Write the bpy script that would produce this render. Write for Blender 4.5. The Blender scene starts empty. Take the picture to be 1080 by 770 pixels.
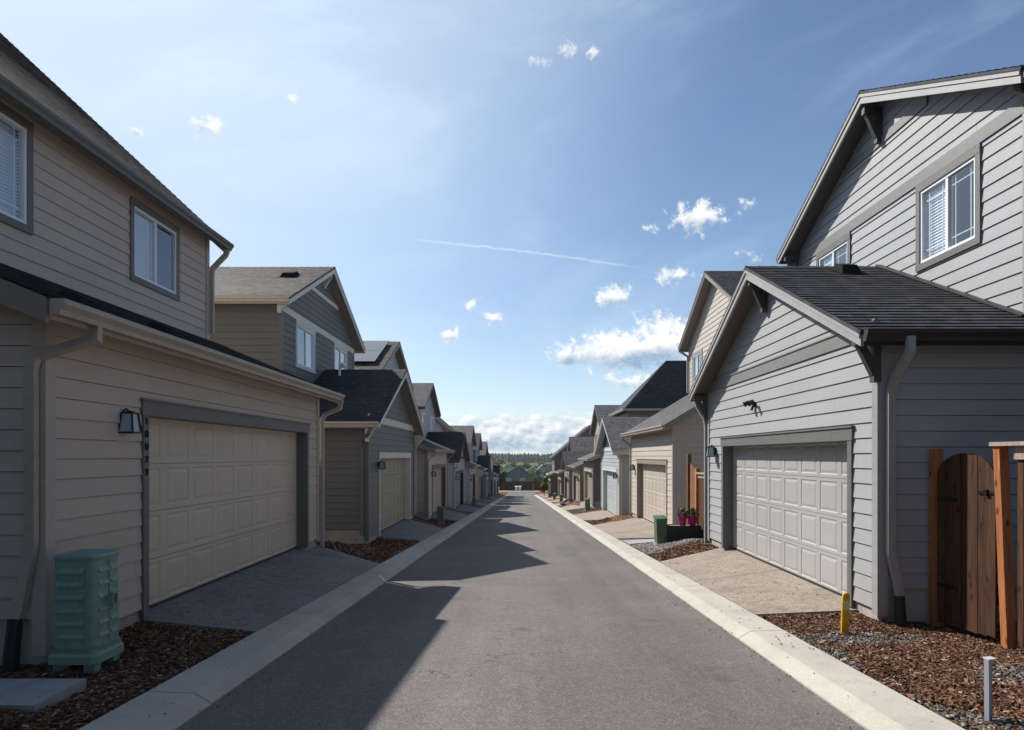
import bpy, bmesh, math, random
from mathutils import Vector, Matrix

random.seed(7)
rng = random.Random(11)
scene = bpy.context.scene
COL = scene.collection
R = math.radians

# ------------------------------------------------------------------ helpers
def tag(o, label=None, cat=None, group=None, kind=None):
    if label: o['label'] = label
    if cat: o['category'] = cat
    if group: o['group'] = group
    if kind: o['kind'] = kind
    return o

def empty(name, loc, parent=None, rz=0.0):
    o = bpy.data.objects.new(name, None)
    COL.objects.link(o)
    o.empty_display_size = 0.2
    o.location = loc
    o.rotation_euler = (0, 0, rz)
    if parent: o.parent = parent
    return o

def children(o):
    return [c for c in bpy.data.objects if c.parent == o]

def copy_tree(o, parent=None):
    c = o.copy(); COL.objects.link(c)
    if parent: c.parent = parent
    for ch in children(o):
        copy_tree(ch, c)
    return c

class MB:
    """collects faces with metre UVs; build() links ONE mesh object"""
    def __init__(self):
        self.v = []; self.f = []; self.uv = []; self.smooth = False
    def face(self, pts, uvs=None):
        i = len(self.v)
        self.v.extend([tuple(p) for p in pts])
        self.f.append(list(range(i, i + len(pts))))
        if uvs is None:
            a = Vector(pts[0]); b = Vector(pts[1]); c = Vector(pts[-1])
            U = (b - a); U = U.normalized() if U.length > 1e-9 else Vector((1, 0, 0))
            n = U.cross(c - a); n = n.normalized() if n.length > 1e-9 else Vector((0, 0, 1))
            V = n.cross(U)
            uvs = [((Vector(p) - a).dot(U) + a.x + a.y, (Vector(p) - a).dot(V) + a.z) for p in pts]
        self.uv.extend(uvs)
    def box(self, x0, x1, y0, y1, z0, z1):
        if x0 > x1: x0, x1 = x1, x0
        if y0 > y1: y0, y1 = y1, y0
        if z0 > z1: z0, z1 = z1, z0
        P = lambda a, b, c: (a, b, c)
        self.face([P(x0, y0, z0), P(x0, y1, z0), P(x1, y1, z0), P(x1, y0, z0)])
        self.face([P(x0, y0, z1), P(x1, y0, z1), P(x1, y1, z1), P(x0, y1, z1)])
        self.face([P(x0, y0, z0), P(x1, y0, z0), P(x1, y0, z1), P(x0, y0, z1)])
        self.face([P(x1, y1, z0), P(x0, y1, z0), P(x0, y1, z1), P(x1, y1, z1)])
        self.face([P(x0, y1, z0), P(x0, y0, z0), P(x0, y0, z1), P(x0, y1, z1)])
        self.face([P(x1, y0, z0), P(x1, y1, z0), P(x1, y1, z1), P(x1, y0, z1)])
    def beam(self, a, b, w, h, up=(0, 0, 1)):
        """rectangular bar from a to b"""
        a = Vector(a); b = Vector(b); d = (b - a).normalized()
        s = d.cross(Vector(up))
        if s.length < 1e-4: s = d.cross(Vector((1, 0, 0)))
        s.normalize(); u = s.cross(d)
        s *= w / 2; u *= h / 2
        A = [a - s - u, a + s - u, a + s + u, a - s + u]
        B = [b - s - u, b + s - u, b + s + u, b - s + u]
        for i in range(4):
            j = (i + 1) % 4
            self.face([A[i], A[j], B[j], B[i]])
        self.face(A[::-1]); self.face(B)
    def prism(self, pts, d):
        """closed polygon pts (3-D, planar) pushed along vector d"""
        d = Vector(d); A = [Vector(p) for p in pts]; B = [p + d for p in A]
        n = len(A)
        for i in range(n):
            j = (i + 1) % n
            self.face([A[i], A[j], B[j], B[i]])
        self.face(A[::-1]); self.face(B)
    def tube(self, path, r, n=8, cap=True):
        path = [Vector(p) for p in path]
        rr = r if isinstance(r, (list, tuple)) else [r] * len(path)
        rings = []
        for i, p in enumerate(path):
            d = (path[min(i + 1, len(path) - 1)] - path[max(i - 1, 0)]).normalized()
            a = d.cross(Vector((0, 0, 1)))
            if a.length < 1e-3: a = d.cross(Vector((0, 1, 0)))
            a.normalize(); b = a.cross(d)
            rings.append([p + (a * math.cos(2 * math.pi * k / n) + b * math.sin(2 * math.pi * k / n)) * rr[i] for k in range(n)])
        for i in range(len(rings) - 1):
            for k in range(n):
                j = (k + 1) % n
                self.face([rings[i][k], rings[i][j], rings[i + 1][j], rings[i + 1][k]])
        if cap:
            self.face(rings[0][::-1]); self.face(rings[-1])
    def rect_sweep(self, path, w, h, side):
        """rectangular pipe through path points; side = reference width direction"""
        path = [Vector(p) for p in path]; side = Vector(side)
        rings = []
        for i, p in enumerate(path):
            d1 = (path[i] - path[i - 1]).normalized() if i > 0 else None
            d2 = (path[i + 1] - path[i]).normalized() if i < len(path) - 1 else None
            d = d2 if d1 is None else (d1 if d2 is None else (d1 + d2).normalized())
            k = 1.0
            if d1 is not None and d2 is not None:
                k = 1.0 / max(0.5, d.dot(d1))
            s = (side - d * side.dot(d))
            s = s.normalized() if s.length > .2 else d.orthogonal().normalized()
            u = d.cross(s)
            s = s * (w / 2) ; u = u * (h / 2) * k
            rings.append([p - s - u, p + s - u, p + s + u, p - s + u])
        for i in range(len(rings) - 1):
            for a in range(4):
                b = (a + 1) % 4
                self.face([rings[i][a], rings[i][b], rings[i + 1][b], rings[i + 1][a]])
        self.face(rings[0][::-1]); self.face(rings[-1])
    def build(self, name, mat, parent=None, origin=(0, 0, 0), smooth=False):
        me = bpy.data.meshes.new(name)
        ox, oy, oz = origin
        me.from_pydata([(x - ox, y - oy, z - oz) for x, y, z in self.v], [], self.f)
        uvl = me.uv_layers.new(name='UVMap')
        flat = []
        for u in self.uv: flat.extend(u)
        uvl.data.foreach_set('uv', flat)
        if smooth:
            bm = bmesh.new(); bm.from_mesh(me)
            bmesh.ops.remove_doubles(bm, verts=bm.verts, dist=1e-5)
            bmesh.ops.recalc_face_normals(bm, faces=bm.faces)
            for f in bm.faces: f.smooth = True
            bm.to_mesh(me); bm.free()
        me.materials.append(mat)
        o = bpy.data.objects.new(name, me)
        COL.objects.link(o)
        if parent: o.parent = parent
        return o

class Plane:
    def __init__(self, O, U, V, N):
        self.O = Vector(O); self.U = Vector(U).normalized(); self.V = Vector(V).normalized(); self.N = Vector(N).normalized()
    def __call__(self, u, v, off=0.0):
        return self.O + self.U * u + self.V * v + self.N * off

def span(poly, v):
    xs = []
    n = len(poly)
    for i in range(n):
        (u0, v0), (u1, v1) = poly[i], poly[(i + 1) % n]
        if abs(v1 - v0) < 1e-9: continue
        t = (v - v0) / (v1 - v0)
        if -1e-9 <= t <= 1 + 1e-9: xs.append(u0 + t * (u1 - u0))
    if not xs: return None
    return min(xs), max(xs)

def courses(mb, pl, poly, holes=(), exp=.172, thick=.016, joints=0.0, v0=None, rnd=None, gap=0.0):
    """lapped courses (siding or shingles) over a convex polygon, cut around rectangular holes"""
    rnd = rnd or rng
    vs = [p[1] for p in poly]
    lo, hi = min(vs), max(vs)
    if v0 is None: v0 = lo
    br = {round(lo, 5), round(hi, 5)}
    k = math.ceil((lo - v0) / exp - 1e-6)
    while v0 + k * exp < hi - 1e-5:
        br.add(round(v0 + k * exp, 5)); k += 1
    for v in vs: br.add(round(v, 5))
    for h in holes:
        for v in (h[2], h[3]):
            if lo < v < hi: br.add(round(v, 5))
    br = sorted(br)
    jcache = {}
    eps = 1e-5
    for va, vb in zip(br[:-1], br[1:]):
        if vb - va < 2e-4: continue
        sa, sb = span(poly, va + eps), span(poly, vb - eps)
        if sa is None or sb is None: continue
        c = math.floor(((va + vb) / 2 - v0) / exp)
        oa = thick * (1 - (va - v0 - c * exp) / exp); ob = thick * (1 - (vb - v0 - c * exp) / exp)
        segs = [[sa[0], sb[0], sa[1], sb[1]]]
        for h in sorted(holes):
            if h[2] <= va + 1e-4 and h[3] >= vb - 1e-4:
                new = []
                for s in segs:
                    if h[1] <= min(s[0], s[1]) or h[0] >= max(s[2], s[3]): new.append(s); continue
                    if h[0] > max(s[0], s[1]): new.append([s[0], s[1], h[0], h[0]])
                    if h[1] < min(s[2], s[3]): new.append([h[1], h[1], s[2], s[3]])
                segs = new
        if joints:
            if c not in jcache:
                jcache[c] = []
                x = sa[0] + rnd.uniform(.6, joints)
                while x < sa[1] - .4:
                    jcache[c].append(x); x += rnd.uniform(2.2, joints)
            for j in jcache[c]:
                new = []
                for s in segs:
                    if max(s[0], s[1]) + .12 < j < min(s[2], s[3]) - .12:
                        new.append([s[0], s[1], j - .0015, j - .0015]); new.append([j + .0015, j + .0015, s[2], s[3]])
                    else: new.append(s)
                segs = new
        if gap and abs((vb - v0) / exp - round((vb - v0) / exp)) < 1e-3 and vb - va > 3 * gap and hi - vb > gap:
            k = gap / (vb - va)
            segs = [[s[0], s[1] + (s[0] - s[1]) * k, s[2], s[3] + (s[2] - s[3]) * k] for s in segs]
            vb -= gap
        for s in segs:
            if s[2] - s[0] < 1e-4 and s[3] - s[1] < 1e-4: continue
            uv = [(s[0], va), (s[2], va), (s[3], vb), (s[1], vb)]
            mb.face([pl(s[0], va, oa), pl(s[2], va, oa), pl(s[3], vb, ob), pl(s[1], vb, ob)], uv)
            if abs(va - v0 - c * exp) < 1e-3:
                mb.face([pl(s[0], va, oa), pl(s[2], va, oa), pl(s[2], va, -.001), pl(s[0], va, -.001)],
                        [(s[0], va), (s[2], va), (s[2], va), (s[0], va)])

def slab(mb, pl, poly, top, bot):
    mb.prism([pl(u, v, bot) for u, v in poly], pl.N * (top - bot))

# ------------------------------------------------------------------ materials
MATS = {}
def nodes_of(name):
    m = bpy.data.materials.new(name); m.use_nodes = True
    nt = m.node_tree; nt.nodes.clear()
    out = nt.nodes.new('ShaderNodeOutputMaterial')
    return m, nt, out
def N(nt, typ, **kw):
    n = nt.nodes.new(typ)
    for k, v in kw.items():
        if k.startswith('i_'):
            key = k[2:]
            key = int(key) if key.isdigit() else key.replace('_', ' ')
            n.inputs[key].default_value = v
        else: setattr(n, k, v)
    return n
def ramp(nt, fac, stops):
    r = nt.nodes.new('ShaderNodeValToRGB')
    e = r.color_ramp.elements
    while len(e) < len(stops): e.new(0.5)
    for i, (p, c) in enumerate(stops):
        e[i].position = p; e[i].color = c if len(c) == 4 else (*c, 1)
    nt.links.new(fac, r.inputs[0])
    return r.outputs[0]
def mixc(nt, fac, a, b, blend='MIX'):
    m = nt.nodes.new('ShaderNodeMix'); m.data_type = 'RGBA'; m.blend_type = blend
    for sock, val in ((m.inputs[0], fac), (m.inputs[6], a), (m.inputs[7], b)):
        if hasattr(val, 'is_linked') or hasattr(val, 'links'): nt.links.new(val, sock)
        else: sock.default_value = val if not isinstance(val, tuple) or len(val) == 4 else (*val, 1)
    return m.outputs[2]
def mth(nt, op, a, b=None, clamp=False, c=None):
    m = nt.nodes.new('ShaderNodeMath'); m.operation = op; m.use_clamp = clamp
    for i, val in enumerate((a, b, c)):
        if val is None: continue
        if hasattr(val, 'links'): nt.links.new(val, m.inputs[i])
        else: m.inputs[i].default_value = val
    return m.outputs[0]
def sc(c, k): return (c[0] * k, c[1] * k, c[2] * k, 1)

def paint(name, c, rough=.55, var=.10, grain=0.0, dirt=.12):
    """painted board / metal: slight fading, dirt and optional wood grain"""
    if name in MATS: return MATS[name]
    m, nt, out = nodes_of(name)
    b = N(nt, 'ShaderNodeBsdfPrincipled'); b.inputs['Roughness'].default_value = rough
    b.inputs['Specular IOR Level'].default_value = .35
    uv = N(nt, 'ShaderNodeUVMap'); tc = N(nt, 'ShaderNodeTexCoord')
    n1 = N(nt, 'ShaderNodeTexNoise', i_Scale=.9, i_Detail=5.0, i_Roughness=.6)
    nt.links.new(tc.outputs['Object'], n1.inputs['Vector'])
    n2 = N(nt, 'ShaderNodeTexNoise', i_Scale=14.0, i_Detail=6.0, i_Roughness=.7)
    nt.links.new(tc.outputs['Object'], n2.inputs['Vector'])
    base = ramp(nt, n1.outputs[0], [(.3, sc(c, 1 - var)), (.7, sc(c, 1 + var))])
    dk = ramp(nt, n2.outputs[0], [(.35, (1 - dirt,) * 3), (.6, (1, 1, 1))])
    col = mixc(nt, 1.0, base, dk, 'MULTIPLY')
    nt.links.new(col, b.inputs['Base Color'])
    mp = N(nt, 'ShaderNodeMapping'); mp.inputs['Scale'].default_value = (3.5, 90, 1)
    nt.links.new(uv.outputs[0], mp.inputs[0])
    g = N(nt, 'ShaderNodeTexNoise', i_Scale=1.0, i_Detail=4.0, i_Roughness=.65, i_Distortion=.6)
    nt.links.new(mp.outputs[0], g.inputs['Vector'])
    bp = N(nt, 'ShaderNodeBump', i_Strength=.25 if grain else .06, i_Distance=.004)
    nt.links.new(g.outputs[0], bp.inputs['Height']); nt.links.new(bp.outputs[0], b.inputs['Normal'])
    nt.links.new(b.outputs[0], out.inputs[0])
    MATS[name] = m
    return m

def siding_mat(name, c, rough=.6):
    """lap siding: each board a touch different, embossed grain, rain streaks"""
    if name in MATS: return MATS[name]
    m, nt, out = nodes_of(name)
    b = N(nt, 'ShaderNodeBsdfPrincipled'); b.inputs['Roughness'].default_value = rough
    b.inputs['Specular IOR Level'].default_value = .3
    uv = N(nt, 'ShaderNodeUVMap')
    sep = N(nt, 'ShaderNodeSeparateXYZ'); nt.links.new(uv.outputs[0], sep.inputs[0])
    row = mth(nt, 'FLOOR', mth(nt, 'DIVIDE', sep.outputs[1], .172))
    cell = mth(nt, 'FLOOR', mth(nt, 'DIVIDE', mth(nt, 'ADD', sep.outputs[0], mth(nt, 'MULTIPLY', row, 1.37)), 3.1))
    cb = N(nt, 'ShaderNodeCombineXYZ'); nt.links.new(row, cb.inputs[0]); nt.links.new(cell, cb.inputs[1])
    wn = N(nt, 'ShaderNodeTexWhiteNoise', noise_dimensions='2D'); nt.links.new(cb.outputs[0], wn.inputs['Vector'])
    n1 = N(nt, 'ShaderNodeTexNoise', i_Scale=.8, i_Detail=4.0); nt.links.new(uv.outputs[0], n1.inputs['Vector'])
    mp2 = N(nt, 'ShaderNodeMapping'); mp2.inputs['Scale'].default_value = (9, .5, 1); nt.links.new(uv.outputs[0], mp2.inputs[0])
    n3 = N(nt, 'ShaderNodeTexNoise', i_Scale=1.0, i_Detail=5.0, i_Roughness=.6); nt.links.new(mp2.outputs[0], n3.inputs['Vector'])
    k = mth(nt, 'ADD', mth(nt, 'MULTIPLY', wn.outputs[0], .07), mth(nt, 'MULTIPLY', n1.outputs[0], .22))
    k = mth(nt, 'ADD', k, mth(nt, 'MULTIPLY', n3.outputs[0], .12))
    col = ramp(nt, k, [(.05, sc(c, .86)), (.36, sc(c, 1.1))])
    mp = N(nt, 'ShaderNodeMapping'); mp.inputs['Scale'].default_value = (4, 110, 1); nt.links.new(uv.outputs[0], mp.inputs[0])
    g = N(nt, 'ShaderNodeTexNoise', i_Scale=1.0, i_Detail=5.0, i_Roughness=.7, i_Distortion=.8); nt.links.new(mp.outputs[0], g.inputs['Vector'])
    gs = ramp(nt, g.outputs[0], [(.35, (.93, .93, .93)), (.65, (1.03, 1.03, 1.03))])
    nt.links.new(mixc(nt, 1.0, col, gs, 'MULTIPLY'), b.inputs['Base Color'])
    bp = N(nt, 'ShaderNodeBump', i_Strength=.35, i_Distance=.004)
    nt.links.new(g.outputs[0], bp.inputs['Height']); nt.links.new(bp.outputs[0], b.inputs['Normal'])
    nt.links.new(b.outputs[0], out.inputs[0])
    MATS[name] = m
    return m

def shingle_mat(name, c1, c2, spec=.3, rough=.8):
    if name in MATS: return MATS[name]
    m, nt, out = nodes_of(name)
    b = N(nt, 'ShaderNodeBsdfPrincipled'); b.inputs['Roughness'].default_value = rough
    b.inputs['Specular IOR Level'].default_value = spec
    uv = N(nt, 'ShaderNodeUVMap')
    br = N(nt, 'ShaderNodeTexBrick', i_Scale=1.0)
    br.offset = .37; br.offset_frequency = 3; br.squash = .72; br.squash_frequency = 2
    br.inputs['Color1'].default_value = (*c1, 1); br.inputs['Color2'].default_value = (*c2, 1)
    br.inputs['Mortar'].default_value = sc(c1, .45)
    br.inputs['Mortar Size'].default_value = .004; br.inputs['Brick Width'].default_value = .21; br.inputs['Row Height'].default_value = .14
    br.inputs['Bias'].default_value = 0.0
    nt.links.new(uv.outputs[0], br.inputs['Vector'])
    n1 = N(nt, 'ShaderNodeTexNoise', i_Scale=160.0, i_Detail=3.0); nt.links.new(uv.outputs[0], n1.inputs['Vector'])
    n2 = N(nt, 'ShaderNodeTexNoise', i_Scale=.7, i_Detail=4.0); nt.links.new(uv.outputs[0], n2.inputs['Vector'])
    gr = ramp(nt, n1.outputs[0], [(.3, (.62, .62, .62)), (.7, (1.4, 1.4, 1.4))])
    bl = ramp(nt, n2.outputs[0], [(.3, (.85, .85, .85)), (.7, (1.12, 1.12, 1.12))])
    col = mixc(nt, 1.0, mixc(nt, 1.0, br.outputs[0], gr, 'MULTIPLY'), bl, 'MULTIPLY')
    nt.links.new(col, b.inputs['Base Color'])
    h = mth(nt, 'ADD', mth(nt, 'MULTIPLY', n1.outputs[0], .35), mth(nt, 'MULTIPLY', br.outputs[0], 4.0))
    bp = N(nt, 'ShaderNodeBump', i_Strength=.5, i_Distance=.006)
    nt.links.new(h, bp.inputs['Height']); nt.links.new(bp.outputs[0], b.inputs['Normal'])
    nt.links.new(b.outputs[0], out.inputs[0])
    MATS[name] = m
    return m

def concrete(name, c, scale=1.0, speck=.25, bump=.25, aggregate=False, stain=1.0):
    if name in MATS: return MATS[name]
    m, nt, out = nodes_of(name)
    b = N(nt, 'ShaderNodeBsdfPrincipled'); b.inputs['Roughness'].default_value = .88
    b.inputs['Specular IOR Level'].default_value = .25
    tc = N(nt, 'ShaderNodeTexCoord')
    n1 = N(nt, 'ShaderNodeTexNoise', i_Scale=1.1 * scale, i_Detail=7.0, i_Roughness=.62); nt.links.new(tc.outputs['Object'], n1.inputs['Vector'])
    n2 = N(nt, 'ShaderNodeTexNoise', i_Scale=120.0 * scale, i_Detail=3.0); nt.links.new(tc.outputs['Object'], n2.inputs['Vector'])
    n4 = N(nt, 'ShaderNodeTexNoise', i_Scale=5.0, i_Detail=8.0, i_Roughness=.75); nt.links.new(tc.outputs['Object'], n4.inputs['Vector'])
    col = ramp(nt, n1.outputs[0], [(.25, sc(c, .76)), (.5, sc(c, 1)), (.75, sc(c, 1.14))])
    sp = ramp(nt, n2.outputs[0], [(.3, (1 - speck,) * 3), (.7, (1 + speck * .6,) * 3)])
    st = ramp(nt, n4.outputs[0], [(.34, (1 - .28 * stain, 1 - .30 * stain, 1 - .33 * stain)), (.5, (1, 1, 1))])
    col = mixc(nt, 1.0, mixc(nt, 1.0, col, sp, 'MULTIPLY'), st, 'MULTIPLY')
    h = n2.outputs[0]
    if aggregate:
        vo = N(nt, 'ShaderNodeTexVoronoi', i_Scale=75.0); nt.links.new(tc.outputs['Object'], vo.inputs['Vector'])
        vb = N(nt, 'ShaderNodeSeparateColor'); nt.links.new(vo.outputs['Color'], vb.inputs[0])
        ag = ramp(nt, vb.outputs[0], [(0, (.62, .6, .58)), (.6, (1.0, .98, .95)), (1, (1.4, 1.36, 1.3))])
        col = mixc(nt, 1.0, col, ag, 'MULTIPLY'); h = vo.outputs[0]
    nt.links.new(col, b.inputs['Base Color'])
    bp = N(nt, 'ShaderNodeBump', i_Strength=bump, i_Distance=.004)
    nt.links.new(h, bp.inputs['Height']); nt.links.new(bp.outputs[0], b.inputs['Normal'])
    nt.links.new(b.outputs[0], out.inputs[0])
    MATS[name] = m
    return m

def asphalt_mat():
    m, nt, out = nodes_of('asphalt')
    b = N(nt, 'ShaderNodeBsdfPrincipled'); b.inputs['Roughness'].default_value = .86
    b.inputs['Specular IOR Level'].default_value = .25
    tc = N(nt, 'ShaderNodeTexCoord'); P = tc.outputs['Object']
    def no(scale, det, rough=.65, vec=P, dist=0.0):
        n = N(nt, 'ShaderNodeTexNoise', i_Scale=scale, i_Detail=det, i_Roughness=rough, i_Distortion=dist); nt.links.new(vec, n.inputs['Vector']); return n
    vo = N(nt, 'ShaderNodeTexVoronoi', i_Scale=150.0); nt.links.new(P, vo.inputs['Vector'])
    sepc = N(nt, 'ShaderNodeSeparateColor'); nt.links.new(vo.outputs['Color'], sepc.inputs[0])
    ag = ramp(nt, sepc.outputs[0], [(0, (.088, .080, .077)), (.55, (.136, .124, .118)), (.88, (.175, .159, .15)), (1, (.28, .254, .235))])
    mp = N(nt, 'ShaderNodeMapping'); mp.inputs['Scale'].default_value = (1.5, .04, 1); nt.links.new(P, mp.inputs[0])
    k1 = ramp(nt, no(1.0, 4.0, vec=mp.outputs[0]).outputs[0], [(.3, (.84,) * 3), (.7, (1.14, 1.13, 1.12))])
    k2 = ramp(nt, no(.5, 9.0, .68).outputs[0], [(.3, (.82,) * 3), (.7, (1.16, 1.15, 1.13))])
    k5 = ramp(nt, no(14.0, 6.0, .7).outputs[0], [(.3, (.86,) * 3), (.7, (1.12,) * 3)])
    n3 = no(2.6, 9.0, .72)
    k3 = ramp(nt, n3.outputs[0], [(.60, (1,) * 3), (.74, (1.42, 1.38, 1.3))])
    # oil drips
    vd = N(nt, 'ShaderNodeTexVoronoi', i_Scale=.8); nt.links.new(P, vd.inputs['Vector'])
    sd = N(nt, 'ShaderNodeSeparateColor'); nt.links.new(vd.outputs['Color'], sd.inputs[0])
    rad = mth(nt, 'ADD', vd.outputs['Distance'], mth(nt, 'MULTIPLY', mth(nt, 'SUBTRACT', n3.outputs[0], .5), .3))
    spot = mth(nt, 'MULTIPLY', mth(nt, 'LESS_THAN', sd.outputs[0], .34), mth(nt, 'SUBTRACT', 1.0, mth(nt, 'MULTIPLY', rad, 7.5, True), True))
    # hairline cracks
    wob = N(nt, 'ShaderNodeVectorMath', operation='ADD'); nt.links.new(P, wob.inputs[0])
    nw = no(1.4, 6.0, .6); sw = N(nt, 'ShaderNodeVectorMath', operation='SCALE'); nt.links.new(nw.outputs['Color'], sw.inputs[0]); sw.inputs['Scale'].default_value = 1.3
    nt.links.new(sw.outputs[0], wob.inputs[1])
    mc = N(nt, 'ShaderNodeMapping'); mc.inputs['Scale'].default_value = (.42, .2, 1); nt.links.new(wob.outputs[0], mc.inputs[0])
    vc = N(nt, 'ShaderNodeTexVoronoi', i_Scale=1.0, feature='DISTANCE_TO_EDGE'); nt.links.new(mc.outputs[0], vc.inputs['Vector'])
    crack = mth(nt, 'MULTIPLY', mth(nt, 'LESS_THAN', vc.outputs[0], .0030), mth(nt, 'GREATER_THAN', k2n(nt, P), .50))
    c = ag
    for k in (k1, k2, k5, k3): c = mixc(nt, 1, c, k, 'MULTIPLY')
    c = mixc(nt, mth(nt, 'MULTIPLY', spot, .5), c, (.03, .028, .027))
    c = mixc(nt, mth(nt, 'MULTIPLY', crack, .6), c, (.028, .026, .025))
    nt.links.new(c, b.inputs['Base Color'])
    bp = N(nt, 'ShaderNodeBump', i_Strength=.45, i_Distance=.004)
    nt.links.new(vo.outputs[0], bp.inputs['Height']); nt.links.new(bp.outputs[0], b.inputs['Normal'])
    nt.links.new(b.outputs[0], out.inputs[0])
    return m
def k2n(nt, P):
    n = N(nt, 'ShaderNodeTexNoise', i_Scale=.35, i_Detail=3.0); nt.links.new(P, n.inputs['Vector']); return n.outputs[0]

def island_mat(name, stops, rough=.85):
    """each loose chip / stone / leaf its own colour"""
    m, nt, out = nodes_of(name)
    b = N(nt, 'ShaderNodeBsdfPrincipled'); b.inputs['Roughness'].default_value = rough
    b.inputs['Specular IOR Level'].default_value = .2
    g = N(nt, 'ShaderNodeNewGeometry')
    col = ramp(nt, g.outputs['Random Per Island'], stops)
    tc = N(nt, 'ShaderNodeTexCoord')
    n = N(nt, 'ShaderNodeTexNoise', i_Scale=60.0, i_Detail=3.0); nt.links.new(tc.outputs['Object'], n.inputs['Vector'])
    k = ramp(nt, n.outputs[0], [(.3, (.75,) * 3), (.7, (1.15,) * 3)])
    nt.links.new(mixc(nt, 1, col, k, 'MULTIPLY'), b.inputs['Base Color'])
    nt.links.new(b.outputs[0], out.inputs[0])
    return m

def ground_mat():
    m, nt, out = nodes_of('ground_soil')
    b = N(nt, 'ShaderNodeBsdfPrincipled'); b.inputs['Roughness'].default_value = .95
    b.inputs['Specular IOR Level'].default_value = .1
    tc = N(nt, 'ShaderNodeTexCoord'); P = tc.outputs['Object']
    vo = N(nt, 'ShaderNodeTexVoronoi', i_Scale=42.0); vo.inputs['Randomness'].default_value = 1.0
    mp = N(nt, 'ShaderNodeMapping'); mp.inputs['Scale'].default_value = (1.0, .45, 1); mp.inputs['Rotation'].default_value = (0, 0, .6)
    nt.links.new(P, mp.inputs[0]); nt.links.new(mp.outputs[0], vo.inputs['Vector'])
    s = N(nt, 'ShaderNodeSeparateColor'); nt.links.new(vo.outputs['Color'], s.inputs[0])
    mul = ramp(nt, s.outputs[0], [(0, (.035, .018, .010)), (.5, (.11, .055, .03)), (.85, (.2, .11, .062)), (1, (.34, .22, .14))])
    n2 = N(nt, 'ShaderNodeTexNoise', i_Scale=.012, i_Detail=8.0, i_Roughness=.65); nt.links.new(P, n2.inputs['Vector'])
    grass = ramp(nt, n2.outputs[0], [(.3, (.05, .085, .02)), (.55, (.10, .15, .03)), (.75, (.14, .16, .06))])
    sp = N(nt, 'ShaderNodeSeparateXYZ'); nt.links.new(P, sp.inputs[0])
    ax = mth(nt, 'ABSOLUTE', sp.outputs[0])
    far = mth(nt, 'MAXIMUM', mth(nt, 'GREATER_THAN', sp.outputs[1], 142.0), mth(nt, 'GREATER_THAN', ax, 24.0))
    nt.links.new(mixc(nt, far, mul, grass), b.inputs['Base Color'])
    bp = N(nt, 'ShaderNodeBump', i_Strength=.8, i_Distance=.02)
    nt.links.new(vo.outputs[0], bp.inputs['Height']); nt.links.new(bp.outputs[0], b.inputs['Normal'])
    nt.links.new(b.outputs[0], out.inputs[0])
    return m

def wood_mat(name, c, dark=.35, rough=.75):
    if name in MATS: return MATS[name]
    m, nt, out = nodes_of(name)
    b = N(nt, 'ShaderNodeBsdfPrincipled'); b.inputs['Roughness'].default_value = rough
    b.inputs['Specular IOR Level'].default_value = .2
    tc = N(nt, 'ShaderNodeTexCoord'); g0 = N(nt, 'ShaderNodeNewGeometry')
    off = N(nt, 'ShaderNodeVectorMath', operation='ADD')
    k = N(nt, 'ShaderNodeCombineXYZ'); rz = mth(nt, 'MULTIPLY', g0.outputs['Random Per Island'], 37.0)
    nt.links.new(rz, k.inputs[0]); nt.links.new(rz, k.inputs[2])
    nt.links.new(tc.outputs['Object'], off.inputs[0]); nt.links.new(k.outputs[0], off.inputs[1])
    mp = N(nt, 'ShaderNodeMapping'); mp.inputs['Scale'].default_value = (26, 26, 1.6); nt.links.new(off.outputs[0], mp.inputs[0])
    n1 = N(nt, 'ShaderNodeTexNoise', i_Scale=1.0, i_Detail=6.0, i_Roughness=.65, i_Distortion=1.4); nt.links.new(mp.outputs[0], n1.inputs['Vector'])
    mp2 = N(nt, 'ShaderNodeMapping'); mp2.inputs['Scale'].default_value = (8, 8, 4.5); nt.links.new(off.outputs[0], mp2.inputs[0])
    vo = N(nt, 'ShaderNodeTexVoronoi', i_Scale=1.0); nt.links.new(mp2.outputs[0], vo.inputs['Vector'])
    kn = ramp(nt, vo.outputs[0], [(.10, (.35, .3, .25)), (.22, (1, 1, 1))])
    col = ramp(nt, n1.outputs[0], [(.3, sc(c, dark)), (.52, sc(c, 1)), (.72, sc(c, 1.45))])
    isl = ramp(nt, g0.outputs['Random Per Island'], [(0, (.68,) * 3), (1, (1.25,) * 3)])
    nt.links.new(mixc(nt, 1, mixc(nt, 1, col, kn, 'MULTIPLY'), isl, 'MULTIPLY'), b.inputs['Base Color'])
    bp = N(nt, 'ShaderNodeBump', i_Strength=.4, i_Distance=.004)
    nt.links.new(n1.outputs[0], bp.inputs['Height']); nt.links.new(bp.outputs[0], b.inputs['Normal'])
    nt.links.new(b.outputs[0], out.inputs[0])
    MATS[name] = m
    return m

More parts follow.
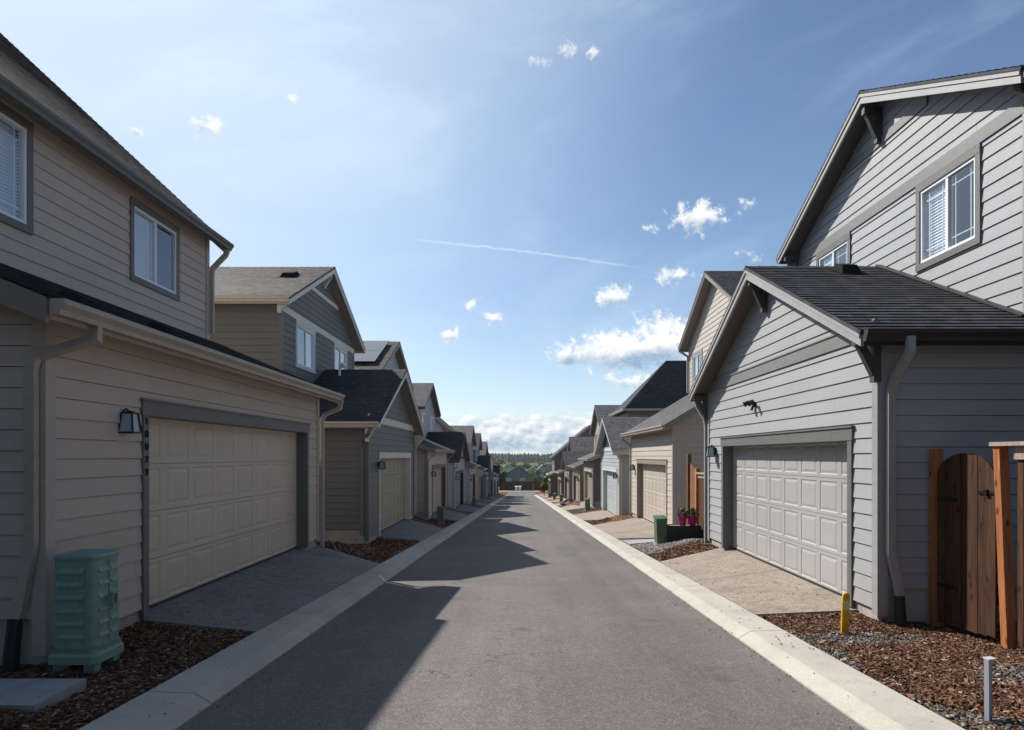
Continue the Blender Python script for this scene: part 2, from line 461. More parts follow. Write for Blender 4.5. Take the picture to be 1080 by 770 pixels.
def glass_mat():
    m, nt, out = nodes_of('window_glass')
    t = N(nt, 'ShaderNodeBsdfTransparent'); t.inputs[0].default_value = (.86, .90, .92, 1)
    g = N(nt, 'ShaderNodeBsdfGlossy'); g.inputs['Roughness'].default_value = .015; g.inputs[0].default_value = (.95, .97, 1, 1)
    tc = N(nt, 'ShaderNodeTexCoord')
    n = N(nt, 'ShaderNodeTexNoise', i_Scale=1.7, i_Detail=1.0); nt.links.new(tc.outputs['Object'], n.inputs['Vector'])
    bp = N(nt, 'ShaderNodeBump', i_Strength=.03, i_Distance=.05); nt.links.new(n.outputs[0], bp.inputs['Height'])
    nt.links.new(bp.outputs[0], g.inputs['Normal'])
    fr = N(nt, 'ShaderNodeLayerWeight', i_Blend=.5)
    f2 = mth(nt, 'ADD', mth(nt, 'MULTIPLY', mth(nt, 'POWER', fr.outputs['Facing'], 3.2), .95), .10, True)
    mx = N(nt, 'ShaderNodeMixShader'); nt.links.new(f2, mx.inputs[0]); nt.links.new(t.outputs[0], mx.inputs[1]); nt.links.new(g.outputs[0], mx.inputs[2])
    nt.links.new(mx.outputs[0], out.inputs[0])
    return m

def plain(name, c, rough=.5, metal=0.0, spec=.5, var=.08):
    if name in MATS: return MATS[name]
    m, nt, out = nodes_of(name)
    b = N(nt, 'ShaderNodeBsdfPrincipled'); b.inputs['Roughness'].default_value = rough
    b.inputs['Metallic'].default_value = metal; b.inputs['Specular IOR Level'].default_value = spec
    tc = N(nt, 'ShaderNodeTexCoord')
    n = N(nt, 'ShaderNodeTexNoise', i_Scale=9.0, i_Detail=6.0, i_Roughness=.7); nt.links.new(tc.outputs['Object'], n.inputs['Vector'])
    col = ramp(nt, n.outputs[0], [(.3, sc(c, 1 - var)), (.7, sc(c, 1 + var))])
    nt.links.new(col, b.inputs['Base Color'])
    nt.links.new(b.outputs[0], out.inputs[0])
    MATS[name] = m
    return m

M_ASPH = asphalt_mat()
M_CURB = concrete('curb_concrete', (.44, .405, .35), 1.0, .22, stain=.35)
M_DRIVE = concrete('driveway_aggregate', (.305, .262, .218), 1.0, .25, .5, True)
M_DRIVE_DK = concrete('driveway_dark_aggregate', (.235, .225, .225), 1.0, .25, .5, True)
M_FOUND = concrete('foundation_concrete', (.40, .37, .33), 1.0, .2)
M_PAD = concrete('utility_concrete', (.36, .36, .35), 1.0, .2)
M_GROUND = ground_mat()
M_GLASS = glass_mat()
M_VINYL = plain('white_vinyl', (.78, .79, .8), .4, var=.03)
M_BLIND = plain('blind_slats', (.84, .86, .88), .5, var=.03)
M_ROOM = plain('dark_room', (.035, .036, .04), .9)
M_BLACK = plain('black_metal', (.012, .012, .014), .42, .3)
M_LENS = plain('lantern_glass', (.36, .42, .46), .25, var=.12)
M_DRAIN = plain('black_drain_pipe', (.015, .015, .016), .6)
M_VENT = plain('roof_vent_metal', (.012, .012, .013), .9, 0, .1)
M_SOLAR = plain('solar_glass', (.17, .165, .16), .22, var=.1)
M_GREEN = paint('green_plastic', (.21, .335, .275), .5, .08, dirt=.2)
M_GREEN2 = paint('green_pedestal', (.10, .165, .095), .5, .1, dirt=.25)
M_CEDAR = wood_mat('cedar_post', (.36, .135, .05), .6)
M_FENCE = wood_mat('stained_fence_boards', (.078, .034, .016), .25)
M_FENCE2 = wood_mat('fresh_fence_boards', (.24, .125, .06), .5)
M_CAP = wood_mat('fence_cap', (.30, .235, .19), .65)

# ------------------------------------------------------------------ levels of the place (camera is at z = 0)
GR = .0457
def road_z(y):
    if y <= 118: return -1.58 - GR * y
    t = y - 118
    return -1.58 - GR * 118 - .012 * t
PADS = {-1: [], 1: []}      # (y0, y1, level)
DRIVES = {-1: [], 1: []}    # (y0, y1)
CURB0, CURB1 = 2.24, 2.72

def pad_z(s, y):
    L = PADS[s]
    if y <= L[0][0]: return L[0][2] + (L[0][0] - y) * .02
    for i, (a, b, z) in enumerate(L):
        if a <= y <= b: return z
        if i + 1 < len(L) and b < y < L[i + 1][0]:
            t = (y - b) / (L[i + 1][0] - b); t = t * t * (3 - 2 * t)
            return z + t * (L[i + 1][2] - z)
    return L[-1][2] + (road_z(y) - road_z(L[-1][1]))

def lump(x, y):
    return (math.sin(x * 7.1 + y * 3.3) + math.sin(x * 3.7 - y * 8.9 + 1.3) + math.sin(x * 13 + 2.1 * y)) / 3

def terrain(x, y):
    """natural lie of the land beyond the lane"""
    pts = [(-400, 10), (-40, .3), (118, -6.97), (135, -7.25), (230, -11), (400, -13.5), (1000, -12), (1800, -6), (2600, -10), (7000, -40)]
    for (a, za), (b, zb) in zip(pts[:-1], pts[1:]):
        if a <= y <= b:
            return za + (zb - za) * (y - a) / (b - a)
    return -40

def ground_z(x, y):
    s = -1 if x < 0 else 1
    p = abs(x)
    rz = road_z(y) if y < 138 else terrain(x, y)
    if y > 138: return rz - .05
    if p <= 2.60: return rz - .06
    ct = road_z(y) + .085
    pad = pad_z(s, y) if y < 124 else ct
    for a, b in DRIVES[s]:
        if a - .02 <= y <= b + .02 and p < 4.4:
            pad -= .09; ct -= .07
    if p <= 2.75: return ct - .02
    t = min(1.0, (p - 2.75) / 1.1)
    z = ct - .015 + t * (pad - ct)
    if p < 9: z += .012 * lump(x, y)
    if p > 14:
        k = min(1, (p - 14) / 30)
        z = z * (1 - k) + (terrain(x, y) - .3) * k
    return z

def drive_z(p, y, base, p1):
    ct = road_z(y) + .092
    t = max(0, min(1, (p - CURB1) / (p1 - CURB1)))
    return ct + (base - ct) * t

# ------------------------------------------------------------------ house kit
def door_mesh():
    W, H = 4.88, 2.13
    mb = MB()
    rows, colsn = 4, 8
    rh = H / rows; cw = W / colsn
    def P(u, z, d): return (d, u, z)
    for r in range(rows):
        z0 = r * rh + .003; z1 = (r + 1) * rh - .003
        mb.face([P(0, z1, 0), P(W, z1, 0), P(W, z1, .03), P(0, z1, .03)])
        mb.face([P(0, z0, 0), P(W, z0, 0), P(W, z0, .03), P(0, z0, .03)])
        for c in range(colsn):
            u0, u1 = c * cw, (c + 1) * cw
            rings = []
            for ins, d in ((0, 0), (.052, 0), (.066, .008), (.082, .008), (.118, .001), ):
                ih = ins * (.9 if ins else 0)
                rings.append([P(u0 + ins, z0 + ih, d), P(u1 - ins, z0 + ih, d), P(u1 - ins, z1 - ih, d), P(u0 + ins, z1 - ih, d)])
            for a, b in zip(rings[:-1], rings[1:]):
                for i in range(4):
                    j = (i + 1) % 4
                    mb.face([a[i], a[j], b[j], b[i]])
            mb.face(rings[-1])
    mb.face([P(0, 0, .03), P(W, 0, .03), P(W, H, .03), P(0, H, .03)])
    return mb
_dm = {}
def garage_door(side, mat, parent, org, p, y0, y1, z0, z1):
    if 'm' not in _dm:
        o = door_mesh().build('garage_door', mat); _dm['m'] = o.data
        bpy.data.objects.remove(o)
    o = bpy.data.objects.new('garage_door', _dm['m']); COL.objects.link(o)
    o.parent = parent
    o.location = (side * p - org[0], y0 - org[1], z0 - org[2])
    o.scale = (side, (y1 - y0) / 4.88, (z1 - z0) / 2.13)
    o.material_slots[0].link = 'OBJECT'; o.material_slots[0].material = mat
    if 's' not in _dm:
        mb = MB(); mb.box(-.006, .028, .0, 4.88, -.012, .024)
        q = mb.build('door_seal', M_DRAIN); _dm['s'] = q.data; bpy.data.objects.remove(q)
    q = bpy.data.objects.new('door_seal', _dm['s']); COL.objects.link(q); q.parent = o
    return o

def window(side, p, y0, y1, z0, z1, trim, parent, org, blind='near', detail=2, grid=True, tw=.09):
    """slider window set in a facade at distance p; y0..z1 is the outer edge of the casing"""
    X = lambda d: side * (p + d)      # d < 0 towards the lane
    mb = MB()
    f = -.034
    mb.box(X(f), X(.0), y0, y1, z1 - tw - .02, z1)
    mb.box(X(f), X(.0), y0, y1, z0, z0 + tw)
    mb.box(X(f + .003), X(.0), y0, y0 + tw, z0 + tw, z1 - tw - .02)
    mb.box(X(f + .003), X(.0), y1 - tw, y1, z0 + tw, z1 - tw - .02)
    w = mb.build('window', trim, parent, org)
    a0, a1, b0, b1 = y0 + tw, y1 - tw, z0 + tw, z1 - tw - .02
    fr = MB(); q = .04
    fr.box(X(-.018), X(.06), a0, a1, b0, b0 + q); fr.box(X(-.018), X(.06), a0, a1, b1 - q, b1)
    fr.box(X(-.016), X(.06), a0, a0 + q, b0 + q, b1 - q); fr.box(X(-.016), X(.06), a1 - q, a1, b0 + q, b1 - q)
    ym = (a0 + a1) / 2
    fr.box(X(-.012), X(.055), ym - .025, ym + .025, b0 + q, b1 - q)
    fr.build('frame', M_VINYL, w, (0, 0, 0)).location = (-org[0], -org[1], -org[2])
    w_loc = (-org[0], -org[1], -org[2])
    gl = MB()
    for c0, c1, d in ((a0 + q, ym - .025, .012), (ym + .025, a1 - q, .02)):
        gl.face([(X(d), c0, b0 + q), (X(d), c1, b0 + q), (X(d), c1, b1 - q), (X(d), c0, b1 - q)])
    gl.build('pane', M_GLASS, w).location = w_loc
    if detail >= 2:
        halves = [(a0 + q, ym - .025), (ym + .025, a1 - q)]
        bl = MB()
        hs = [halves[0]] if blind == 'near' else ([halves[1]] if blind == 'far' else halves)
        for c0, c1 in hs:
            z = b0 + q + .02
            while z < b1 - q:
                bl.face([(X(.05), c0, z), (X(.05), c1, z), (X(.072), c1, z + .034), (X(.072), c0, z + .034)])
                z += .042
            bl.face([(X(.078), c0, b0 + q), (X(.078), c1, b0 + q), (X(.078), c1, b1 - q), (X(.078), c0, b1 - q)])
            for t in (.2, .5, .8):
                u = c0 + (c1 - c0) * t
                bl.face([(X(.048), u - .003, b0 + q), (X(.048), u + .003, b0 + q), (X(.048), u + .003, b1 - q), (X(.048), u - .003, b1 - q)])
        bl.build('blind', M_BLIND, w).location = w_loc
        if grid:
            gr = MB()
            for c0, c1 in halves:
                for u in (c0 + .11, c1 - .11):
                    gr.box(X(.022), X(.030), u - .007, u + .007, b0 + q, b1 - q)
                for z in (b0 + q + .13, b1 - q - .13):
                    for v0, v1 in ((c0, c0 + .103), (c0 + .117, c1 - .117), (c1 - .103, c1)):
                        gr.box(X(.022), X(.030), v0, v1, z - .007, z + .007)
            gr.build('grille', M_VINYL, w).location = w_loc
    # dark back of the room behind the panes
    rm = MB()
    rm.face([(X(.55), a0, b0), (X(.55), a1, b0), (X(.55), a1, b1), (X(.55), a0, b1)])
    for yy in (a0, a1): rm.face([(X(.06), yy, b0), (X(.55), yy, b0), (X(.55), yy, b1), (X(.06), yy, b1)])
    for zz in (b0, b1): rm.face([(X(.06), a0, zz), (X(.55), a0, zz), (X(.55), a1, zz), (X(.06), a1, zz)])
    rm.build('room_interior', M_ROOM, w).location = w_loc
    return w

def lantern(side, p, y, z, parent, org, block=None, k=.82):
    X = lambda d: side * (p + d)
    mb = MB()
    mb.box(X(-.03), X(-.0), y - .055 * k, y + .055 * k, z - .12 * k, z + .06 * k)
    mb.tube([(X(-.025), y, z + .03 * k), (X(-.06 * k), y, z + .1 * k), (X(-.10 * k), y, z + .125 * k), (X(-.135 * k), y, z + .09 * k)], .009, 6)
    c = -.14 * k
    def ring(w, zz): return [(X(c - w), y - w, zz), (X(c + w), y - w, zz), (X(c + w), y + w, zz), (X(c - w), y + w, zz)]
    A, B = ring(.062 * k, z + .07 * k), ring(.088 * k, z - .16 * k)
    for i in range(4):
        mb.beam(A[i], B[i], .014, .014)
    mb.box(X(c - .07 * k), X(c + .07 * k), y - .07 * k, y + .07 * k, z + .066 * k, z + .082 * k)
    for a, b in zip(B, B[1:] + B[:1]): mb.beam(a, b, .016, .016)
    mb.box(X(c - .03), X(c + .03), y - .03, y + .03, z + .083 * k, z + .1 * k)
    o = mb.build('wall_lantern', M_BLACK, parent, org)
    g = MB(); A, B = ring(.055 * k, z + .062 * k), ring(.08 * k, z - .15 * k)
    for i in range(4):
        j = (i + 1) % 4
        g.face([A[i], A[j], B[j], B[i]])
    g.build('lantern_glass', M_LENS, o).location = (-org[0], -org[1], -org[2])
    return o

GUT = [(0, -.004), (0, -.125), (.07, -.125), (.078, -.085), (.112, -.045), (.112, -.004)]
def gutter_y(mb, side, pe, y0, y1, ze):
    """gutter along the lane; outer face towards the lane"""
    mb.prism([(side * (pe - a), y0, ze + b) for a, b in GUT], (0, y1 - y0, 0))
def gutter_p(mb, side, ye, dirn, p0, p1, ze):
    """gutter along p at y = ye, opening outward by dirn (+1/-1 in y)"""
    mb.prism([(side * p0, ye + dirn * a, ze + b) for a, b in GUT], (side * (p1 - p0), 0, 0))

def rake_pair(name, side, pf, ye0, ym, ye1, ze, zr, mat, parent, org, h=.19, th=.036):
    """two barge boards meeting at the peak of a gable that faces the lane"""
    for ya in (ye0, ye1):
        mb = MB()
        m = (zr - ze) / (ym - ya)
        pts = [(side * pf, ya, ze - .036), (side * pf, ym, zr - .036), (side * pf, ym, zr - h * 1.12), (side * pf, ya, ze - h)]
        mb.prism(pts, (-side * th, 0, 0))
        # thin shingle mould along the top
        pts = [(side * (pf - th), ya, ze - .038), (side * (pf - th), ym, zr - .038), (side * (pf - th), ym, zr - .082), (side * (pf - th), ya, ze - .078)]
        mb.prism(pts, (-side * .018, 0, 0))
        mb.build(name, mat, parent, org)

def gable_front_roof(side, pf, pb, y0, y1, zr, m, oh, mats, parent, org, exp=.14, gutters=True, t=.13, rname='roof', overlap=0.0):
    ym = (y0 + y1) / 2
    ye0, ye1 = y0 - oh, y1 + oh
    ze = zr - m * (ym - ye0)
    S = math.hypot(ym - ye0, zr - ze); L = pb - pf
    rf = MB(); so = MB()
    for ya, d in ((ye0, 1), (ye1, -1)):
        V = Vector((0, d * (ym - ye0), zr - ze)).normalized()
        U = Vector((side, 0, 0)); Nn = Vector((0, -d * V.z, abs(V.y)))
        pl = Plane((side * pf, ya, ze), U, V, Nn)
        poly = [(-.05, -.03), (L, -.03), (L, S), (-.05, S)]
        courses(rf, pl, poly, exp=exp, thick=.012, v0=-.03)
        slab(so, pl, [(0, 0), (L, 0), (L, S), (0, S)], -.004, -t)
        slab(rf, pl, [(-.052, -.03), (.03, -.03), (.03, S), (-.052, S)], -.0015, -.046)
    # ridge caps
    for k in range(int(L / .2)):
        a = pf - .05 + k * .2
        for d in (-1, 1):
            rf.face([(side * a, ym, zr + .018), (side * (a + .21), ym, zr + .010), (side * (a + .21), ym + d * .13, zr + .010 - m * .13), (side * a, ym + d * .13, zr + .016 - m * .13)],
                    [(a, 0), (a + .2, 0), (a + .2, .13), (a, .13)])
    r = rf.build(rname, mats['roof'], parent, org)
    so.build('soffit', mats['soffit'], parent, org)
    rake_pair('rake_board', side, pf - .002, ye0, ym, ye1, ze - .012, zr - .012, mats['rake'], parent, org, h=.165)
    if gutters:
        for ya, d in ((ye0, -1), (ye1, 1)):
            g = MB()
            g.box(side * pf, side * pb, ya, ya + d * .02, ze - .17, ze - .025)
            gutter_p(g, side, ya + d * .022, d, pf - .03, pb, ze - .01)
            g.build('gutter', mats['gutter'], parent, org)
    return ym, ze

def corner(side, p0, y, ydir, z0, z1, mat, parent, org, pside=1):
    """L-shaped corner board; ydir = direction INTO the wall along y"""
    mb = MB()
    mb.box(side * (p0 - .026), side * (p0), y - ydir * .026, y + ydir * .09, z0, z1)
    mb.box(side * (p0), side * (p0 + .09), y - ydir * .026, y, z0, z1)
    mb.build('corner_board', mat, parent, org)

def wall_front(mb, side, p, poly, holes, joints=0.0, exp=.172, v0=None):
    """facade facing the lane; poly in (y, z)"""
    pl = Plane((side * p, 0, 0), (0, 1, 0), (0, 0, 1), (-side, 0, 0))
    courses(mb, pl, poly, holes, exp, .0145, joints, v0, gap=.0035)
def wall_side(mb, side, y, poly, dirn, joints=0.0, exp=.172, v0=None):
    """wall across the lane; poly in (p, z); dirn = outward y direction"""
    pl = Plane((0, y, 0), (side, 0, 0), (0, 0, 1), (0, dirn, 0))
    courses(mb, pl, poly, (), exp, .0145, joints, v0, gap=.0035)

def door_casing(side, p, y0, y1, zb, zt, depth, mat, parent, org, w=.10, head=.15):
    X = lambda d: side * (p + d)
    mb = MB()
    f = -.03
    mb.box(X(f), X(0), y0 - w, y0, zb, zt)            # near casing
    mb.box(X(f), X(0), y1, y1 + w, zb, zt)
    mb.box(X(f - .006), X(0), y0 - w - .02, y1 + w + .02, zt, zt + head)
    mb.box(X(f - .022), X(0), y0 - w - .035, y1 + w + .035, zt + head, zt + head + .022)
    # returns
    mb.box(X(0), X(depth + .03), y0 - .03, y0, zb, zt)
    mb.box(X(0), X(depth + .03), y1, y1 + .03, zb, zt)
    mb.box(X(0), X(depth + .03), y0 - .03, y1 + .03, zt, zt + .03)
    return mb.build('door_casing', mat, parent, org)

def house(side, name, label, base, mats, G, M, near=True, lamp=None, group=None):
    y0, y1, p0 = G['y0'], G['y1'], G['p0']
    org = (side * p0, (y0 + y1) / 2, base)
    h = empty(name, org)
    tag(h, label, 'house', group)
    sid = mats['siding']; J = 4.2 if near else 0.0
    EX = .172 if near else .2
    REX = .14 if near else .28
    zb = base + .10
    zs = base + .34
    t = .13
    pm = M['p0']
    dy0, dy1 = G['door']; zt = G['ztop']; dep = .17
    # ---- foundation
    fb = MB()
    fb.box(side * (p0 + .02), side * (pm + 9.0), y0 + .02, dy0 - .03, base - .9, zs + .02)
    fb.box(side * (p0 + .02), side * (pm + 9.0), dy1 + .03, y1 - .02, base - .9, zs + .02)
    fb.box(side * (p0 + dep + .12), side * (pm + 9.0), dy0 - .03, dy1 + .03, base - .9, base - .03)
    fb.build('foundation', M_FOUND, h, org)
    wl = MB()
    tops = None
    if G['kind'] == 'gable':
        m, zr, oh, rk = G['slope'], G['ridge'], G['oh'], G['rake']
        ym = (y0 + y1) / 2
        zw = zr - m * (ym - y0) - t * 1.1
        fpoly = [(y0, zb), (y1, zb), (y1, zw), (ym, zr - t * 1.1), (y0, zw)]
        wall_front(wl, side, p0, fpoly, [(dy0, dy1, -99, zt)], J, EX, zb)
        for y, d in ((y0, -1), (y1, 1)):
            wall_side(wl, side, y, [(p0, zs), (pm, zs), (pm, zw), (p0, zw)], d, J, EX, zs)
        gable_front_roof(side, p0 - rk, pm + .02, y0, y1, zr, m, oh, dict(mats, roof=mats.get('groof', mats['roof'])), h, org, REX)
        ze = zr - m * (ym - y0 + oh)
        fz = G.get('frieze')
        if fz is not None:
            mb = MB(); mb.box(side * (p0 - .03), side * p0, y0 + .0, y1 - .0, fz, fz + .17)
            mb.box(side * (p0 - .044), side * p0, y0, y1, fz + .17, fz + .19)
            mb.build('frieze_board', mats['frieze'], h, org)
        for y, d in ((y0, 1), (y1, -1)):
            corner(side, p0, y, d, zb - .06, zw - .02 if fz is None else fz - .002, mats['corner'], h, org)
        if G.get('upper_mat'):
            gp = MB()
            za = fz + .19
            ya = ym - (zr - t * 1.1 - za) / m
            gp.prism([(side * (p0 - .022), ya, za), (side * (p0 - .022), 2 * ym - ya, za), (side * (p0 - .022), ym, zr - t * 1.1)], (side * .02, 0, 0))
            y = ya + .3
            while y < 2 * ym - ya - .2:
                ztp = zr - t * 1.1 - m * abs(y - ym) - .04
                if ztp - za > .1: gp.box(side * (p0 - .04), side * (p0 - .0225), y - .02, y + .02, za, ztp)
                y += .3
            gp.build('gable_panel', G['upper_mat'], h, org)
    else:
        m, ze, oh, rk = G['slope'], G['eave'], G['oh'], G['rake']   # ze: roof top at eave edge p = p0 - oh
        pe = p0 - oh
        ztp = lambda p: ze + m * (p - pe)
        zw = ztp(p0) - t * 1.1
        wall_front(wl, side, p0, [(y0, zb), (y1, zb), (y1, zw), (y0, zw)], [(dy0, dy1, -99, zt)], J, EX, zb)
        for y, d in ((y0, -1), (y1, 1)):
            wall_side(wl, side, y, [(p0, zs), (pm, zs), (pm, ztp(pm) - t * 1.1), (p0, zw)], d, J, EX, zs)
        V = Vector((side * 1.0, 0, m)).normalized(); S = math.hypot(pm - pe, m * (pm - pe))
        pl = Plane((side * pe, y0 - rk, ze), (0, 1, 0), V, Vector((-side * V.z, 0, abs(V.x))))
        L = y1 - y0 + 2 * rk
        rf = MB(); courses(rf, pl, [(-.03, -.03), (L + .03, -.03), (L + .03, S), (-.03, S)], exp=REX, thick=.012, v0=-.03)
        rf.build('roof', mats.get('groof', mats['roof']), h, org)
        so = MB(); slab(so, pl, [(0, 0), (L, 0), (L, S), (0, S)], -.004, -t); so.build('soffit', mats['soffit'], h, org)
        g = MB(); g.box(side * pe, side * (pe - .02), y0 - rk, y1 + rk, ze - .17, ze - .025)
        gutter_y(g, side, pe - .022, y0 - rk - .02, y1 + rk + .02, ze - .01)
        g.build('gutter', mats['gutter'], h, org)
        for y, d in ((y0 - rk, -1), (y1 + rk, 1)):
            mb = MB()
            mb.prism([(side * pe, y, ze - .01), (side * pm, y, ztp(pm) - .01), (side * pm, y, ztp(pm) - .22), (side * pe, y, ze - .2)], (0, d * .034, 0))
            mb.build('rake_board', mats['rake'], h, org)
        for y, d in ((y0, 1), (y1, -1)):
            corner(side, p0, y, d, zb - .06, zw - .02, mats['corner'], h, org)
    wl.build('garage_wall', sid, h, org)
    door_casing(side, p0, dy0, dy1, base + .005, zt, dep, mats['casing'], h, org)
    garage_door(side, mats['door'], h, org, p0 + dep, dy0, dy1, base + .012, zt + .02)
    # ---- main body
    a0, a1 = M['y0'], M['y1']; pb = pm + M.get('depth', 9.0)
    wl = MB()
    zlow = zb if a0 < y0 or a1 > y1 or True else zb
    holes = [(w[0] + .06, w[1] - .06, w[2] + .06, w[3] - .06) for w in M.get('windows', [])]
    msid = mats.get('msiding', sid)
    mm, oh, rk = M['slope'], M['oh'], M['rake']
    if M['kind'] == 'gable':
        zr = M['ridge']; ym = (a0 + a1) / 2; zw = zr - mm * (ym - a0) - t * 1.1
        wall_front(wl, side, pm, [(a0, zb), (a1, zb), (a1, zw), (ym, zr - t * 1.1), (a0, zw)], holes, J, EX, zb)
        for y, d in ((a0, -1), (a1, 1)):
            wall_side(wl, side, y, [(pm, zs), (pb, zs), (pb, zw), (pm, zw)], d, J, EX, zs)
        gable_front_roof(side, pm - rk, pb, a0, a1, zr, mm, oh, mats, h, org, REX)
        wtop = zw
        fz = M.get('frieze')
        if fz is not None:
            mb = MB(); mb.box(side * (pm - .03), side * pm, a0, a1, fz, fz + .17); mb.build('frieze_board', mats['frieze'], h, org)
        if M.get('band'):
            bz = M['band']; half = (zr - t * 1.1 - bz - .14) / mm
            mb = MB(); mb.box(side * (pm - .03), side * pm, ym - half, ym + half, bz, bz + .13); mb.build('frieze_board', mats['frieze'], h, org)
            wtop = zw
        ctop = zw - .02 if fz is None else fz - .002
        for y, d in ((a0, 1), (a1, -1)):
            corner(side, pm, y, d, zb, ctop, mats['corner'], h, org)
    elif M['kind'] == 'side':
        ze = M['eave']; pe = pm - oh; pr = M['pr']; zr = ze + mm * (pr - pe)
        zw = ze + mm * oh - t * 1.2
        wall_front(wl, side, pm, [(a0, zb), (a1, zb), (a1, zw), (a0, zw)], holes, J, EX, zb)
        pb = 2 * pr - pm
        for y, d in ((a0, -1), (a1, 1)):
            wall_side(wl, side, y, [(pm, zs), (pb, zs), (pb, zw), (pr, zr - t * 1.2), (pm, zw)], d, J, EX, zs)
        S = math.hypot(pr - pe, zr - ze); L = a1 - a0 + 2 * rk
        rf = MB(); so = MB()
        for sg in (1, -1):
            V = Vector((side * sg * (pr - pe), 0, zr - ze)).normalized()
            O = (side * (pe if sg > 0 else 2 * pr - pe), a0 - rk, ze)
            pl = Plane(O, (0, 1, 0), V, Vector((-side * sg * V.z, 0, abs(V.x))))
            courses(rf, pl, [(-.03, -.03), (L + .03, -.03), (L + .03, S), (-.03, S)], exp=REX, thick=.012, v0=-.03)
            slab(so, pl, [(0, 0), (L, 0), (L, S), (0, S)], -.004, -t)
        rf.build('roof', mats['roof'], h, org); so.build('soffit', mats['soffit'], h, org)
        g = MB(); g.box(side * pe, side * (pe - .02), a0 - rk, a1 + rk, ze - .15, ze - .025)
        gutter_y(g, side, pe - .022, a0 - rk - .02, a1 + rk + .02, ze - .01)
        g.build('gutter', mats['casing'] if M.get('gut') else mats['gutter'], h, org)
        for y, d in ((a0 - rk, -1), (a1 + rk, 1)):
            for sg in (1, -1):
                pa = pe if sg > 0 else 2 * pr - pe
                mb = MB()
                mb.prism([(side * pa, y, ze - .01), (side * pr, y, zr - .01), (side * pr, y, zr - .26), (side * pa, y, ze - .22)], (0, d * .034, 0))
                mb.build('rake_board', mats['rake'], h, org)
        for y, d in ((a0, 1), (a1, -1)):
            corner(side, pm, y, d, zb, zw - .02, mats['corner'], h, org)
    else:   # hip
        ze = M['eave']; pe = pm - oh; pb2 = pb + oh
        b0, b1 = a0 - oh, a1 + oh; ym = (a0 + a1) / 2; hw = (b1 - b0) / 2
        zr = ze + mm * hw; run = M.get('run', hw)
        zw = ze + mm * oh - t * 1.2
        wall_front(wl, side, pm, [(a0, zb), (a1, zb), (a1, zw), (a0, zw)], holes, J, EX, zb)
        for y, d in ((a0, -1), (a1, 1)):
            wall_side(wl, side, y, [(pm, zs), (pb, zs), (pb, zw), (pm, zw)], d, J, EX, zs)
        rf = MB(); so = MB()
        S = math.hypot(hw, zr - ze); L = pb2 - pe
        for ya, d in ((b0, 1), (b1, -1)):
            V = Vector((0, d * hw, zr - ze)).normalized()
            pl = Plane((side * pe, ya, ze), (side, 0, 0), V, Vector((0, -d * V.z, abs(V.y))))
            poly = [(0, 0), (L, 0), (L - run, S), (run, S)]
            courses(rf, pl, poly, exp=REX, thick=.012, v0=0)
            slab(so, pl, poly, -.004, -t * .5)
        S2 = math.hypot(run, zr - ze)
        for sg in (1, -1):
            V = Vector((side * sg * run, 0, zr - ze)).normalized()
            O = (side * (pe if sg > 0 else pb2), b0, ze)
            pl = Plane(O, (0, 1, 0), V, Vector((-side * sg * V.z, 0, abs(V.x))))
            poly = [(0, 0), (2 * hw, 0), (hw, S2)]
            courses(rf, pl, poly, exp=REX, thick=.012, v0=0)
            slab(so, pl, poly, -.004, -t * .5)
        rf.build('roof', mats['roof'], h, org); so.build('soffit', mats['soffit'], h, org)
        g = MB()
        gutter_y(g, side, pe, b0 - .1, b1 + .1, ze + .02)
        for ya, d in ((b0, -1), (b1, 1)): gutter_p(g, side, ya, d, pe, pb2, ze + .02)
        g.build('gutter', mats['gutter'], h, org)
        for y, d in ((a0, 1), (a1, -1)):
            corner(side, pm, y, d, zb, zw - .02, mats['corner'], h, org)
    wl.build('wall', msid, h, org)
    for w in M.get('windows', []):
        window(side, pm, w[0], w[1], w[2], w[3], mats['wtrim'], h, org, w[4] if len(w) > 4 else 'near', 2 if near else 1, w[5] if len(w) > 5 else True)
    if lamp:
        lantern(side, p0 - (.03 if near else .0), lamp[0], lamp[1], h, org)
    PADS[side].append((min(y0, a0) - .1, max(y1, a1) + .1, base - .03))
    DRIVES[side].append((G.get('dr0', dy0 - .3), G.get('dr1', dy1 + .3)))
    h['_drive'] = 1
    del h['_drive']
    return h, org

def roof_vent(side, p, y, z, m_y, parent, org, size=(.30, .42), m_p=0.0, hh=.13):
    """low box vent sitting on a roof slope; m_y slope along y, m_p along p"""
    mb = MB()
    a, b = size
    def Z(dp, dy, up): return (side * (p + dp), y + dy, z + m_y * dy + m_p * dp + up)
    A = [Z(-a, -b / 2, .015), Z(a, -b / 2, .015), Z(a, b / 2, .015), Z(-a, b / 2, .015)]
    B = [Z(-a * .72, -b * .3, hh), Z(a * .72, -b * .3, hh), Z(a * .72, b * .42, hh * .8), Z(-a * .72, b * .42, hh * .8)]
    for i in range(4):
        j = (i + 1) % 4
        mb.face([A[i], A[j], B[j], B[i]])
    mb.face(B); 
    F = [Z(-a * 1.35, -b * .75, .012), Z(a * 1.35, -b * .75, .012), Z(a * 1.35, b * .75, .012), Z(-a * 1.35, b * .75, .012)]
    mb.face(F)
    mb.build('roof_vent', M_VENT, parent, org)

def bracket(side, p0, y, z, reach, mat, parent, org, drop=.5):
    """knee brace under a rake overhang"""
    mb = MB()
    X = lambda d: side * (p0 - d)
    mb.box(X(.02), X(reach), y - .045, y + .045, z - .1, z)
    mb.box(X(.02), X(.1), y - .045, y + .045, z - drop, z - .102)
    mb.beam((X(.07), y, z - drop + .09), (X(reach - .07), y, z - .09), .075, .085)
    mb.build('knee_brace', mat, parent, org)

